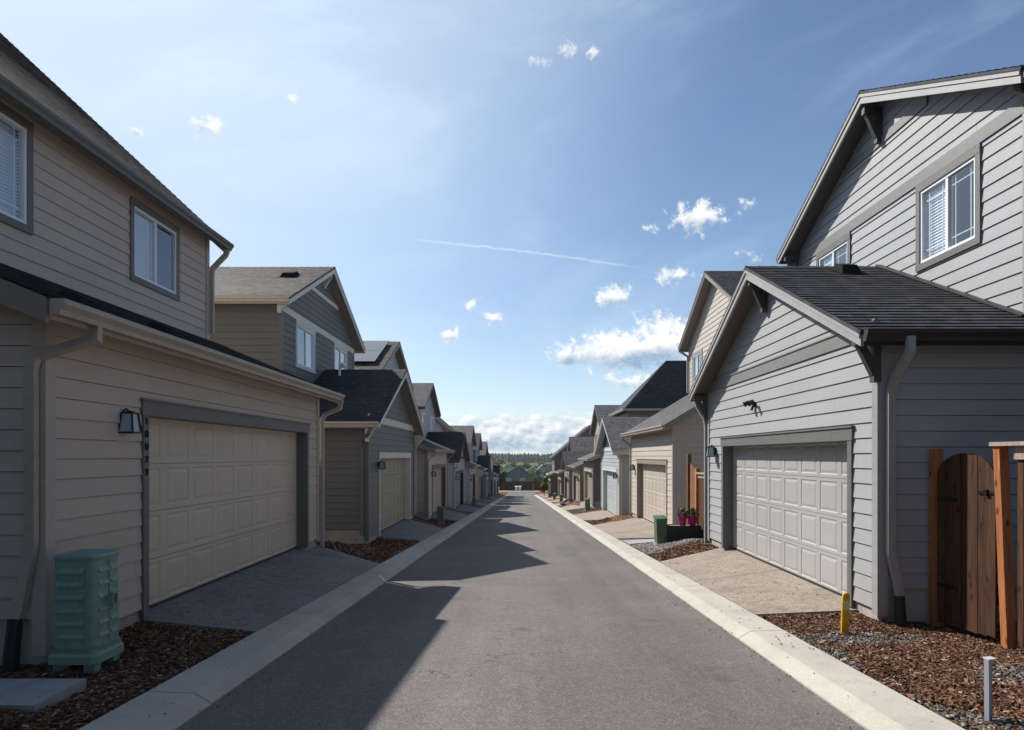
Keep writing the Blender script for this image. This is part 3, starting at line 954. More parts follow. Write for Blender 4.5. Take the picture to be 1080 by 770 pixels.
def downspout(pts, mat, parent, org, side_dir, w=.078, h=.058, boot=None):
    mb = MB(); mb.rect_sweep(pts, w, h, side_dir)
    o = mb.build('downspout', mat, parent, org)
    if boot:
        b = MB(); b.tube([boot[0], boot[1]], [.052, .058], 12)
        b.build('drain_boot', M_DRAIN, parent, org)
    return o

# ------------------------------------------------------------------ colour schemes
def scheme(key, sid, trim, door, roof, groof=None, gutter=None, rake=None, frieze=None, corner_=None, wtrim=None, soffit=None, msid=None):
    t = paint(key + '_trim', trim, .55, .08, 1)
    def P(nm, c): return t if c is None else paint(key + '_' + nm, c, .5, .08, 1)
    d = dict(siding=siding_mat(key + '_siding', sid), roof=roof, groof=groof or roof,
             door=paint(key + '_door', door, .45, .05, 1, .06), casing=t, gutter=P('gutter', gutter), rake=P('rake', rake),
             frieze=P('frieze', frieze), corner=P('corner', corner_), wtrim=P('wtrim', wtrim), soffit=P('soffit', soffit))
    d['msiding'] = siding_mat(key + '_msiding', msid) if msid else d['siding']
    return d
ROOF_CHAR = shingle_mat('charcoal_shingles', (.017, .018, .024), (.066, .066, .076))
ROOF_DARK = shingle_mat('dark_shingles', (.018, .020, .027), (.045, .047, .056))
ROOF_BROWN = shingle_mat('brown_shingles', (.036, .031, .028), (.155, .136, .122))
ROOF_GREY = shingle_mat('grey_shingles', (.075, .073, .075), (.14, .135, .135))
ROOF_TAUPE = shingle_mat('taupe_shingles', (.042, .034, .035), (.15, .12, .12))

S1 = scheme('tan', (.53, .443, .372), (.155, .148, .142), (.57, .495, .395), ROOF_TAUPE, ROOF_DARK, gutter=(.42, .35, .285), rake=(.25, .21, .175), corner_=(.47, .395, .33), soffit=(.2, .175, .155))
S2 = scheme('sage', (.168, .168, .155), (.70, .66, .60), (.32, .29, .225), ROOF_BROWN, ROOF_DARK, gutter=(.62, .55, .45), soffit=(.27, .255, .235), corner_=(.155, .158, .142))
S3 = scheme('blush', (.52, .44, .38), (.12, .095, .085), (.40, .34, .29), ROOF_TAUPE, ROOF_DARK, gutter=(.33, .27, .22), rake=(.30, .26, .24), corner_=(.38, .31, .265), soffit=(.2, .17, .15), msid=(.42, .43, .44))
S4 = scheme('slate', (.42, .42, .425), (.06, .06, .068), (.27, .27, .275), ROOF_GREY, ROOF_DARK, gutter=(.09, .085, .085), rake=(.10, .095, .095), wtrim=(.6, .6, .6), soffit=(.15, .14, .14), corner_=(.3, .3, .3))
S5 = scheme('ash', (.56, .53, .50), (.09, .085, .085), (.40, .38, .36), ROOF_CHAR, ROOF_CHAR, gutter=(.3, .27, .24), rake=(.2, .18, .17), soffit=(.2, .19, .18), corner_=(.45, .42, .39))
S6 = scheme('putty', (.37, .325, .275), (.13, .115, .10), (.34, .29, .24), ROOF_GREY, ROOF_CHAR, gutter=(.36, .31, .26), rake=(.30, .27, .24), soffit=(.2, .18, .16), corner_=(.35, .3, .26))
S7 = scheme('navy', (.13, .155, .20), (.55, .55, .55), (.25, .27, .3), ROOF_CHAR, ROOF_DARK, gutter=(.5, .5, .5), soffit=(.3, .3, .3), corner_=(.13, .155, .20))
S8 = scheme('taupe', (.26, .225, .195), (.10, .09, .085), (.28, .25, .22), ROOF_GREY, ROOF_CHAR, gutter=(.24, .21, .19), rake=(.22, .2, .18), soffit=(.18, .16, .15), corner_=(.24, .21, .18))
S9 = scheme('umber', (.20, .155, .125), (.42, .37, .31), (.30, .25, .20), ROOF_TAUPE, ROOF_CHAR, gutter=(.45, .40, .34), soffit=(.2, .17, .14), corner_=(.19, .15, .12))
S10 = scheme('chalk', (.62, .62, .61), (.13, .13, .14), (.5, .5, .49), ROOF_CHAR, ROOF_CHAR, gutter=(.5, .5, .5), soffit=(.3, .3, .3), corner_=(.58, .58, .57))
T1 = scheme('pale_grey', (.355, .36, .366), (.14, .14, .133), (.385, .378, .362), ROOF_CHAR, ROOF_CHAR, gutter=(.035, .034, .035), rake=(.36, .352, .34), frieze=(.215, .21, .2), soffit=(.11, .092, .08), corner_=(.32, .315, .305))  # grey gutter coloured near black: its shade is put into the paint
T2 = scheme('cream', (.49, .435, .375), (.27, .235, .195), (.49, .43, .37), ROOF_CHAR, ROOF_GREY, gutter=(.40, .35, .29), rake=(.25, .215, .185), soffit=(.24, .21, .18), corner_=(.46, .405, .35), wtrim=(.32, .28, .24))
T3 = scheme('blue_grey', (.36, .40, .415), (.62, .62, .61), (.44, .46, .46), ROOF_CHAR, ROOF_GREY, gutter=(.58, .5, .4), soffit=(.35, .35, .35), corner_=(.34, .38, .395))
T4 = scheme('brown', (.19, .155, .13), (.48, .42, .34), (.30, .25, .205), ROOF_DARK, ROOF_GREY, gutter=(.46, .41, .35), soffit=(.2, .18, .16), corner_=(.18, .15, .125))
M_NAVYPANEL = paint('navy_gable_panel', (.065, .085, .13), .5, .1, 1)

# ------------------------------------------------------------------ the houses on the left
L = -1
h1, o1 = house(L, 'house', 'tan two storey house nearest on the left, with a wide garage door and lantern', -1.67, S1,
    dict(kind='shed', y0=5.43, y1=12.7, p0=3.9, eave=1.215, slope=.42, oh=.29, rake=.36, door=(6.9, 12.0), ztop=.42, dr0=6.82, dr1=12.75),
    dict(kind='side', y0=5.43, y1=12.69, p0=6.0, eave=4.14, oh=.25, rake=.26, slope=.93, gut='trim', pr=11.0,
         windows=[(10.15, 11.6, 2.70, 3.98, 'near', False), (6.62, 8.12, 2.70, 4.06, 'both', True)]))
# LH1 details: downspouts, vents, lantern on its block, numerals
gut1 = S1['gutter']
downspout([(-3.56, 5.55, 1.1), (-3.56, 5.55, .98), (-3.93, 5.36, .80), (-3.955, 5.355, .70), (-3.955, 5.355, -.72), (-4.03, 5.33, -1.22), (-4.05, 5.31, -1.32)], gut1, h1, o1, (1, 0, 0), .085, .06,
          boot=((-4.05, 5.31, -1.30), (-4.07, 5.28, -1.72)))
downspout([(-3.52, 12.98, 1.1), (-3.55, 12.98, .93), (-3.80, 12.82, .80), (-3.84, 12.78, .70), (-3.84, 12.78, -1.78)], S1['corner'], h1, o1, (1, 0, 0), .075, .055)
downspout([(-5.68, 12.84, 4.0), (-5.72, 12.83, 3.88), (-5.94, 12.76, 3.60), (-5.955, 12.755, 3.5), (-5.955, 12.755, 2.34)], gut1, h1, o1, (1, 0, 0), .085, .065)
for yv in (5.95, 7.35):
    roof_vent(L, 3.95, yv, 1.215 + .42 * (3.95 - 3.61), 0, h1, o1, (.10, .36), m_p=.42, hh=.085)
bk = MB(); bk.box(-3.9, -3.945, 6.36, 6.62, .12, .50); bk.build('lamp_block', paint('lamp_block_paint', (.56, .48, .41), .5, .06, 1), h1, o1)
lantern(L, 3.945, 6.49, .36, h1, o1)
for i, ch in enumerate('10029'):
    cu = bpy.data.curves.new('house_number', 'FONT'); cu.body = ch; cu.size = .108; cu.extrude = .006; cu.align_x = 'CENTER'; cu.align_y = 'CENTER'
    cu.materials.append(M_BLACK)
    o = bpy.data.objects.new('house_number', cu); COL.objects.link(o); o.parent = h1
    dg = bpy.context.evaluated_depsgraph_get(); me = bpy.data.meshes.new_from_object(o.evaluated_get(dg)); bpy.data.objects.remove(o)
    if not me.materials: me.materials.append(M_BLACK)
    o = bpy.data.objects.new('house_number', me); COL.objects.link(o); o.parent = h1
    o.rotation_euler = (R(90), 0, R(90)); o.location = (-3.861 - o1[0] , 6.845 - o1[1], .355 - i * .131 - o1[2])

h2, o2 = house(L, 'house', 'grey green house with white trim, second on the left, twin gables', -2.2, S2,
    dict(kind='gable', y0=16.85, y1=24.0, p0=3.9, ridge=2.65, slope=.457, oh=.32, rake=.32, door=(18.2, 23.1), ztop=-.06, frieze=.89),
    dict(kind='gable', y0=16.7, y1=23.9, p0=6.05, ridge=5.78, slope=.47, oh=.35, rake=.3, frieze=3.66, band=4.78,
         windows=[(17.75, 19.4, 2.39, 3.655, 'far', False), (21.35, 22.95, 2.39, 3.655, 'far', False)]), lamp=(17.9, -.22))
roof_vent(L, 6.6, 18.9, 5.78 - .47 * 1.4, .47, h2, o2, (.22, .4))
mb = MB(); mb.tube([(-5.45, 19.9, 2.35), (-5.45, 19.9, 2.78)], .035, 10)
mb.tube([(-5.45, 19.86, 2.62), (-5.30, 19.84, 2.75)], [.03, .09], 10); mb.build('vent_pipe', M_VINYL, h2, o2)
downspout([(-3.75, 16.46, .70), (-3.80, 16.48, .58), (-4.02, 16.74, .34), (-4.03, 16.78, .2), (-4.03, 16.78, -2.0)], S2['corner'], h2, o2, (1, 0, 0), .08, .06)
downspout([(-3.62, 24.30, .70), (-3.66, 24.28, .58), (-3.84, 24.08, .36), (-3.86, 24.06, .2), (-3.86, 24.06, -2.1)], S2['gutter'], h2, o2, (1, 0, 0), .08, .06)
bracket(L, 3.93, 20.42, 2.42, .30, S2['rake'], h2, o2, .35)
bracket(L, 6.08, 20.3, 5.52, .28, S2['rake'], h2, o2, .4)
bracket(L, 3.93, 16.62, .76, .28, S2['rake'], h2, o2, .4)
bracket(L, 3.93, 24.20, .76, .28, S2['rake'], h2, o2, .4)
bracket(L, 6.08, 16.5, 3.86, .28, S2['rake'], h2, o2, .3)

h3, o3 = house(L, 'house', 'third house on the left, beige garage and solar panels on its roof', -2.67, S3,
    dict(kind='shed', y0=27.5, y1=34.7, p0=3.92, eave=.31, slope=.42, oh=.3, rake=.33, door=(29.1, 33.98), ztop=-.57),
    dict(kind='gable', y0=26.7, y1=33.7, p0=5.9, ridge=5.2, slope=.457, oh=.35, rake=.32, frieze=3.2,
         windows=[(27.6, 29.0, 1.9, 3.15, 'near', False), (31.0, 32.4, 1.9, 3.15, 'near', False)]), lamp=(28.75, -.75))
def on_slope(p, v, zr, m, ym, off):     # v metres down the near slope from the ridge
    c = 1 / math.sqrt(1 + m * m)
    return Vector((-p, ym - v * c, zr - v * m * c)) + Vector((0, -m * c, c)) * off
for i, (pa, pb_, va, vb) in enumerate(((5.95, 7.0, .35, 1.95), (7.03, 8.08, .35, 1.95), (8.11, 9.16, .35, 1.95), (5.95, 7.0, 1.98, 3.55), (7.03, 8.08, 1.98, 3.55), (8.11, 9.16, 1.98, 3.55))):
    mb = MB()
    q = [on_slope(pa, va, 5.2, .457, 30.2, .10), on_slope(pb_, va, 5.2, .457, 30.2, .10), on_slope(pb_, vb, 5.2, .457, 30.2, .10), on_slope(pa, vb, 5.2, .457, 30.2, .10)]
    mb.prism(q, Vector((0, -.416, .91)) * .04)
    mb.build('solar_panel', M_SOLAR, h3, o3)
for yy in (27.42, 34.78):
    downspout([(-3.55, yy, .2), (-3.58, yy, .08), (-3.84, yy, -.15), (-3.86, yy, -.3), (-3.86, yy, -2.6)], S3['corner'], h3, o3, (0, 1, 0), .075, .055)

def far_house(side, label, ym, sch, gk, mk, p0=3.9, pm=5.9, half=3.45, gr=None, mr=None, name='house', near=False, ridge_h=7.8, mslope=.46, eave_h=5.85, windows=True, lampon=True, base=None, **kw):
    b = -1.3 - GR * ym if base is None else base
    y0, y1 = ym - half, ym + half
    if gk == 'gable':
        zr = b + 4.72; zw = zr - .457 * half - .143
        G = dict(kind='gable', y0=y0, y1=y1, p0=p0, ridge=zr, slope=.457, oh=.32, rake=.32, door=(ym - 2.44, ym + 2.44), ztop=b + 2.12, frieze=zw + .02)
        if kw.get('panel'): G['upper_mat'] = kw['panel']
    else:
        G = dict(kind='shed', y0=y0, y1=y1, p0=p0, eave=b + 2.95, slope=kw.get('gslope', .42), oh=.3, rake=.33, door=(ym - 2.44, ym + 2.44), ztop=b + 2.12)
    wz = b + (eave_h if mk != 'gable' else ridge_h - mslope * (half + .3) - .05)
    W = [(ym - 2.6, ym - 1.25, wz - 1.4, wz - .2, 'near', False), (ym + 1.1, ym + 2.5, wz - 1.4, wz - .2, 'far', False)] if windows else []
    if mk == 'gable':
        M = dict(kind='gable', y0=y0, y1=y1, p0=pm, ridge=b + ridge_h, slope=mslope, oh=.33, rake=.32, windows=W)
    elif mk == 'side':
        M = dict(kind='side', y0=y0, y1=y1, p0=pm, eave=b + eave_h, oh=.28, rake=.28, slope=mslope, pr=pm + 4.6, windows=W)
    else:
        M = dict(kind='hip', y0=y0, y1=y1, p0=pm, eave=b + eave_h, oh=.3, rake=.3, slope=mslope, depth=9.5, windows=W)
    if 'run' in kw: M['run'] = kw['run']
    hh, oo = house(side, name, label, b, sch, G, M, near=near, lamp=(ym - 2.95, b + 1.95) if lampon else None)
    if kw.get('spouts', True):
        for yy, d in ((y0, -1), (y1, 1)):
            zt = b + 2.6
            downspout([(side * (p0 - .2), yy + d * .2, zt + .1), (side * (p0 - .2), yy + d * .2, zt), (side * (p0 + .06), yy + d * .07, zt - .25), (side * (p0 + .06), yy + d * .07, b + .1)], sch['corner'], hh, oo, (side, 0, 0), .075, .055)
    return hh, oo

far_house(L, 'fourth house on the left, grey siding under a dark blue black garage gable', 41.8, S4, 'gable', 'gable', near=True, gr=None)
far_house(L, 'fifth house on the left, ash grey with a steep roof sloping to the lane', 53.1, S5, 'shed', 'side', mslope=.88)
far_house(L, 'sixth house on the left, putty walls with a front gable close to the lane', 64.0, S6, 'shed', 'gable', pm=4.95, ridge_h=7.15)
far_house(L, 'seventh house on the left, navy siding between two beige neighbours', 75.0, S7, 'gable', 'gable', pm=4.95, ridge_h=7.3)
far_house(L, 'eighth house on the left, taupe walls, three doors before the lane ends', 86.0, S8, 'shed', 'gable', pm=4.8, ridge_h=7.1)
far_house(L, 'ninth house on the left, chalk white wall under a dark sloping roof', 97.0, S10, 'shed', 'side', pm=4.6, mslope=.62)
far_house(L, 'last house of the left row, pale grey beside the end of the lane', 108.5, S5, 'gable', 'side', pm=4.6, mslope=.62)

# ------------------------------------------------------------------ the houses on the right
Rr = 1
r1, q1 = house(Rr, 'house', 'pale grey house nearest on the right, gabled garage beside the wooden gate', -1.785, T1,
    dict(kind='gable', y0=7.25, y1=13.8, p0=3.9, ridge=3.0, slope=.47, oh=.28, rake=.3, door=(7.89, 12.76), ztop=.186, frieze=1.315, dr0=7.72, dr1=13.1),
    dict(kind='gable', y0=7.43, y1=13.57, p0=5.7, ridge=5.77, slope=.47, oh=.3, rake=.3, frieze=3.88, band=4.92,
         windows=[(8.21, 9.55, 2.64, 3.875, 'far', True), (11.46, 12.78, 2.64, 3.875, 'far', True)]))
lantern(Rr, 3.9, 13.30, .12, r1, q1)
dark_br = paint('brace_paint', (.07, .066, .062), .55)
bracket(Rr, 3.9, 10.525, 2.80, .30, dark_br, r1, q1, .52)
bracket(Rr, 3.9, 7.20, 1.30, .30, dark_br, r1, q1, .50)
bracket(Rr, 3.9, 13.86, 1.26, .30, dark_br, r1, q1, .50)
bracket(Rr, 5.7, 10.5, 5.50, .30, dark_br, r1, q1, .55)
bracket(Rr, 5.7, 7.30, 4.20, .30, dark_br, r1, q1, .5)
bracket(Rr, 5.7, 13.62, 4.10, .30, dark_br, r1, q1, .5)
roof_vent(Rr, 4.95, 10.1, 3.0 - .47 * .425, .47, r1, q1, (.15, .34))
mb = MB(); mb.beam((5.64, 10.5, 3.02), (5.64, 7.43, 3.02 - .47 * 3.07), .09, .02); mb.build('wall_flashing', T1['gutter'], r1, q1)
# twin security lamp
mb = MB()
mb.tube([(3.885, 11.05, .86), (3.85, 11.05, .86)], .05, 12)
for d in (-.09, .09):
    mb.tube([(3.85, 11.05 + d * .3, .87), (3.80, 11.05 + d, .90)], .016, 8)
    mb.tube([(3.82, 11.05 + d, .91), (3.74, 11.05 + d * 1.35, .86)], [.028, .048], 12)
mb.tube([(3.85, 11.05, .83), (3.83, 11.05, .76)], .022, 8)
mb.build('security_lamp', M_BLACK, r1, q1)
downspout([(4.02, 6.86, 1.24), (4.02, 6.86, 1.08), (3.99, 7.10, .82), (3.985, 7.16, .68), (3.985, 7.17, -1.05), (4.06, 7.14, -1.42), (4.06, 7.13, -1.52)], T1['corner'], r1, q1, (1, 0, 0), .08, .06,
          boot=((4.06, 7.13, -1.50), (4.07, 7.12, -1.80)))
downspout([(3.72, 14.10, 1.2), (3.74, 14.10, 1.05), (3.86, 13.92, .75), (3.87, 13.9, .6), (3.87, 13.9, -1.85)], T1['corner'], r1, q1, (1, 0, 0), .08, .06)

r2, q2 = house(Rr, 'house', 'cream house second on the right, garage roof sloping up to a tall gable', -2.33, T2,
    dict(kind='shed', y0=19.25, y1=26.5, p0=4.4, eave=.91, slope=.6, oh=.28, rake=.3, door=(20.1, 25.1), ztop=-.27, dr0=19.0, dr1=25.4),
    dict(kind='gable', y0=19.3, y1=26.3, p0=6.65, ridge=6.35, slope=.53, oh=.3, rake=.32,
         windows=[(24.35, 25.75, 2.75, 3.95, 'far', False), (20.3, 21.8, 2.75, 3.95, 'far', False)]))
lantern(Rr, 4.4, 25.75, -.42, r2, q2)
downspout([(4.05, 26.85, .8), (4.08, 26.85, .68), (4.36, 26.6, .42), (4.37, 26.57, .3), (4.37, 26.57, -2.4)], T2['corner'], r2, q2, (1, 0, 0), .075, .055)
downspout([(6.3, 26.5, 4.2), (6.6, 26.36, 3.95), (6.6, 26.36, 2.5)], T2['corner'], r2, q2, (1, 0, 0), .075, .055)

r3, q3 = house(Rr, 'house', 'blue grey garage house third on the right, dark navy gable panel', -2.8, T3,
    dict(kind='gable', y0=28.7, y1=35.3, p0=4.25, ridge=1.87, slope=.457, oh=.32, rake=.32, door=(29.55, 34.43), ztop=-.72, frieze=.24, upper_mat=M_NAVYPANEL, dr0=29.3, dr1=34.7),
    dict(kind='gable', y0=28.7, y1=35.3, p0=10.0, ridge=4.7, slope=.46, oh=.3, rake=.3, windows=[(30, 31.4, 1.5, 2.7, 'near', False), (32.6, 34, 1.5, 2.7, 'near', False)]), lamp=(29.15, -.85))
downspout([(4.1, 28.4, .1), (4.12, 28.42, 0), (4.3, 28.62, -.25), (4.31, 28.64, -.4), (4.31, 28.64, -2.75)], T3['gutter'], r3, q3, (1, 0, 0), .075, .055)

r4, q4 = house(Rr, 'house', 'brown house fourth on the right, under a steep dark hipped roof', -3.12, T4,
    dict(kind='shed', y0=40.6, y1=46.8, p0=4.4, eave=-.15, slope=.42, oh=.3, rake=.3, door=(41.4, 46.1), ztop=-1.02),
    dict(kind='hip', y0=40.4, y1=45.9, p0=6.5, eave=2.85, slope=1.1, oh=.3, rake=.3, run=3.2, depth=9.0, windows=[(41.3, 42.6, 1.2, 2.4, 'near', False), (43.6, 44.9, 1.2, 2.4, 'near', False)]), lamp=(41.0, -1.2))
far_house(Rr, 'fifth house on the right, tan with a charcoal front gable past the hipped roof', 53.5, S6, 'shed', 'gable', p0=4.4, pm=6.25, ridge_h=7.85, mslope=.55)
far_house(Rr, 'sixth house on the right, taupe with its upper floor set far back', 64.5, S8, 'gable', 'gable', p0=4.4, pm=9.0)
far_house(Rr, 'seventh house on the right, umber walls and a long level ridge', 76.5, S9, 'shed', 'gable', p0=4.4, pm=5.85, ridge_h=7.0, mslope=.5)
far_house(Rr, 'eighth house on the right, brown tall wall with pale trim near the lane end', 89.5, T4, 'shed', 'side', p0=3.8, pm=4.3, eave_h=5.3, mslope=.85)
far_house(Rr, 'ninth house on the right, pale putty, half hidden by the brown house', 102.0, S6, 'gable', 'side', p0=4.2, pm=5.6, mslope=.6)
far_house(Rr, 'last house of the right row, navy, beside the end of the lane', 112.5, S7, 'shed', 'gable', p0=4.4, pm=5.8, ridge_h=7.0)

S0 = scheme('ink', (.045, .052, .07), (.05, .05, .055), (.06, .06, .065), ROOF_DARK)  # unseen dark houses added behind the viewer, to cut light on near walls
far_house(L, 'unseen dark house added behind the viewer on the left to dim the near walls', -2.2, S0, 'shed', 'gable', half=3.4)
far_house(Rr, 'unseen dark house added behind the viewer on the right to dim the near walls', -1.2, S0, 'gable', 'gable', half=3.3)
for s in (-1, 1):
    PADS[s].sort(); DRIVES[s].sort()

# ------------------------------------------------------------------ ground, road, kerbs, driveways
def axis(vals):
    out = []
    for (a, b, st) in vals:
        n = max(1, int(round((b - a) / st)))
        out += [a + (b - a) * i / n for i in range(n)]
    out.append(vals[-1][1])
    return out
px = axis([(2.58, 2.75, .17), (2.75, 4.4, .11), (4.4, 9, .6), (9, 14, 1.2), (14, 30, 3), (30, 90, 12), (90, 600, 85), (600, 5000, 880)])
xs = [-p for p in reversed(px)] + px
ys = axis([(-60, -8, 8), (-8, 3, 1.0), (3, 18, .15), (18, 40, .3), (40, 124, .6), (124, 140, 1), (140, 240, 8), (240, 1200, 60), (1200, 6800, 280)])
verts = []; faces = []
for y in ys:
    for x in xs: verts.append((x, y, ground_z(x, y)))
nx = len(xs)
for j in range(len(ys) - 1):
    for i in range(nx - 1):
        a = j * nx + i
        faces.append((a, a + 1, a + 1 + nx, a + nx))
me = bpy.data.meshes.new('ground'); me.from_pydata(verts, [], faces); me.materials.append(M_GROUND)
for p in me.polygons: p.use_smooth = True
g = bpy.data.objects.new('ground', me); COL.objects.link(g); tag(g, kind='structure')

ys_r = axis([(-40, 0, 4), (0, 20, .5), (20, 118, 2), (118, 121, .5)])
mb = MB()
for a, b in zip(ys_r[:-1], ys_r[1:]):
    W = CURB0 + .02
    xsr = [-W, -1.1, 0, 1.1, W]
    crown = lambda x: .02 * (1 - (x / W) ** 2)
    for x0, x1 in zip(xsr[:-1], xsr[1:]):
        mb.face([(x0, a, road_z(a) + crown(x0)), (x1, a, road_z(a) + crown(x1)), (x1, b, road_z(b) + crown(x1)), (x0, b, road_z(b) + crown(x0))])
tag(mb.build('road', M_ASPH, smooth=True), kind='structure')
# cross street at the bottom of the lane
mb = MB()
mb.face([(-90, 121, road_z(121) + .004), (90, 121, road_z(121) + .004), (90, 131, road_z(131) + .004), (-90, 131, road_z(131) + .004)])
tag(mb.build('cross_street', M_ASPH), kind='structure')
mb = MB(); mb.box(-90, 90, 131.0, 133.2, road_z(131) - .3, road_z(131) + .12)
tag(mb.build('pavement', M_CURB), kind='structure')

prof = [(CURB0 - .005, -.05), (CURB0, .012), (CURB0 + .105, .078), (CURB0 + .13, .088), (CURB1 - .015, .098), (CURB1, .088), (CURB1, -.12)]
for s, nm in ((-1, 'kerb_left'), (1, 'kerb_right')):
    mb = MB()
    y = -12.0 + (.55 if s > 0 else 1.55)
    while y < 118:
        y1 = min(118, y + 3.05) - .012
        cuts = [y, (y + y1) / 2, y1]
        for a, b in zip(cuts[:-1], cuts[1:]):
            for (p0, z0), (p1, z1) in zip(prof[:-1], prof[1:]):
                mb.face([(s * p0, a, road_z(a) + z0), (s * p1, a, road_z(a) + z1), (s * p1, b, road_z(b) + z1), (s * p0, b, road_z(b) + z0)],
                        [(p0, a), (p1, a), (p1, b), (p0, b)])
        for yy in (y, y1):
            mb.face([(s * p, yy, road_z(yy) + z) for p, z in prof])
        y += 3.05
    tag(mb.build(nm, M_CURB), kind='structure')

DRV = []
def driveway(s, p1, y0, y1, base, mat, skew=0.0):
    DRV.append((s, y0, y1, p1, base))
    mb = MB()
    n = 10
    y0b = y0 + skew
    cut = y0 + (y1 - y0) * .5
    for (a, b, g) in ((y0, cut - .007, 0), (cut + .007, y1, 0)):
        for i in range(n):
            u0, u1 = i / n, (i + 1) / n
            for k in range(6):
                v0, v1 = k / 6, (k + 1) / 6
                def Q(u, v):
                    y = a + (b - a) * v
                    p = CURB1 + .004 + (p1 - CURB1) * u
                    return (s * p, y, drive_z(p, y, base, p1))
                mb.face([Q(u0, v0), Q(u1, v0), Q(u1, v1), Q(u0, v1)])
    for yy in (y0, y1):
        for i in range(n):
            pa = CURB1 + .004 + (p1 - CURB1) * i / n; pb = CURB1 + .004 + (p1 - CURB1) * (i + 1) / n
            za, zb_ = drive_z(pa, yy, base, p1), drive_z(pb, yy, base, p1)
            mb.face([(s * pa, yy, za), (s * pb, yy, zb_), (s * pb, yy, zb_ - .2), (s * pa, yy, za - .2)])
    o = mb.build('driveway', mat); tag(o, kind='structure')
def auto_drives():
    for o in list(scene.objects):
        if o.get('category') == 'house' and o.type == 'EMPTY':
            s = -1 if o.location.x < 0 else 1
            base = o.location.z; p0 = abs(o.location.x); ym = o.location.y
            for a, b in DRIVES[s]:
                if a < ym < b:
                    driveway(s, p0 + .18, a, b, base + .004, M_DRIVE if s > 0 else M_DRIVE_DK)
auto_drives()

# ------------------------------------------------------------------ things standing along the lane
def G0(x, y): return ground_z(x, y)

def louvred_cabinet():
    x0, x1, y0, y1 = -.19, .19, -.19, .19
    z0, z1 = .12, .90
    h = empty('utility_cabinet', (-3.56, 5.44, G0(-3.56, 5.44) + .03)); h.scale = (.95, .95, .96)
    tag(h, 'green plastic louvred utility cabinet standing at the corner of the tan house', 'cabinet')
    def rr(w, d, r, z, n=5):
        pts = []
        for cx, cy, a in ((w - r, d - r, 0), (-w + r, d - r, 90), (-w + r, -d + r, 180), (w - r, -d + r, 270)):
            for i in range(n + 1):
                t = R(a + 90 * i / n); pts.append((cx + r * math.cos(t), cy + r * math.sin(t), z))
        return pts
    def loft(mb, rings, cap=True):
        for a, b in zip(rings[:-1], rings[1:]):
            n = len(a)
            for i in range(n):
                j = (i + 1) % n
                mb.face([a[i], a[j], b[j], b[i]])
        if cap: mb.face(rings[0][::-1]); mb.face(rings[-1])
    b = MB(); loft(b, [rr(.185, .185, .05, .15), rr(.178, .178, .05, .90)]); b.build('cabinet_body', M_GREEN, h)
    p = MB(); loft(p, [rr(.215, .215, .06, .05), rr(.215, .215, .06, .115), rr(.20, .20, .055, .135), rr(.198, .198, .055, .17)]); p.build('plinth', M_GREEN, h)
    l = MB(); loft(l, [rr(.187, .187, .055, .90), rr(.192, .192, .055, .925), rr(.185, .185, .055, .945), rr(.12, .12, .05, .958)]); l.build('lid', M_GREEN, h)
    for sx in (-.13, .13):
        for sy in (-.13, .13):
            f = MB(); f.box(sx - .045, sx + .045, sy - .045, sy + .045, -.07, .05); f.build('foot', M_GREEN, h)
    lv = MB()
    for k in range(6):
        z = .26 + k * .108
        for (a, c) in ((-.135, .095),):
            lv.prism([(a, -.178, z), (a, -.198, z - .002), (a, -.194, z + .010), (a, -.178, z + .038)], (c - a, 0, 0))
        for (a, c) in ((-.13, -.005), (.035, .14)):
            lv.prism([(.178, a, z), (.198, a, z - .002), (.194, a, z + .010), (.178, a, z + .038)], (0, c - a, 0))
    lv.build('louvres', M_GREEN, h)
    rb = MB(); rb.box(.172, .192, .004, .024, .18, .88); rb.box(.11, .128, -.192, -.172, .18, .88); rb.build('rib', M_GREEN, h)
    hd = MB()
    for yy in (-.02, .04): hd.box(.178, .235, yy, yy + .014, .50, .60)
    hd.box(.222, .236, -.02, .054, .49, .505); hd.box(.222, .236, -.02, .054, .595, .61); hd.build('handle', M_GREEN, h)
    st = MB()
    c = rr(.205, .205, .055, .185)
    for i in range(len(c)):
        j = (i + 1) % len(c)
        st.beam((c[i][0], c[i][1], .18 + .012 * math.sin(i)), (c[j][0], c[j][1], .18 + .012 * math.sin(i + 1)), .007, .007)
    st.build('cord', paint('cord_twine', (.3, .22, .15), .8), h)
louvred_cabinet()

mb = MB()
zz = G0(-3.6, 4.6)
for a, b in ((-4.3, -3.72), (-3.712, -3.2)):
    mb.prism([(a, 4.36, zz - .05), (b, 4.36, zz - .05), (b, 4.88, zz - .05), (a, 4.88, zz - .05)], (0, 0, .095))
o = mb.build('vault_lid', M_PAD); tag(o, 'flat concrete vault lid set in the mulch near the green cabinet', 'vault lid')

# right: gate, fences
def fence_boards(mb, x, y0, y1, zt, zlow=-.2, bw=.135, th=.018, top=None, gap=.006, rnd=random.Random(3)):
    y = y0
    while y < y1 - .03:
        b = min(y1, y + bw)
        za, zc = (zt(y), zt(b)) if callable(zt) else (zt, zt)
        d = rnd.uniform(-.003, .003)
        zl = G0(x, (y + b) / 2) - .0 + zlow
        mb.prism([(x + d, y, zl), (x + d, b - gap, zl), (x + d, b - gap, zc), (x + d, y, za)], (th, 0, 0))
        y = b

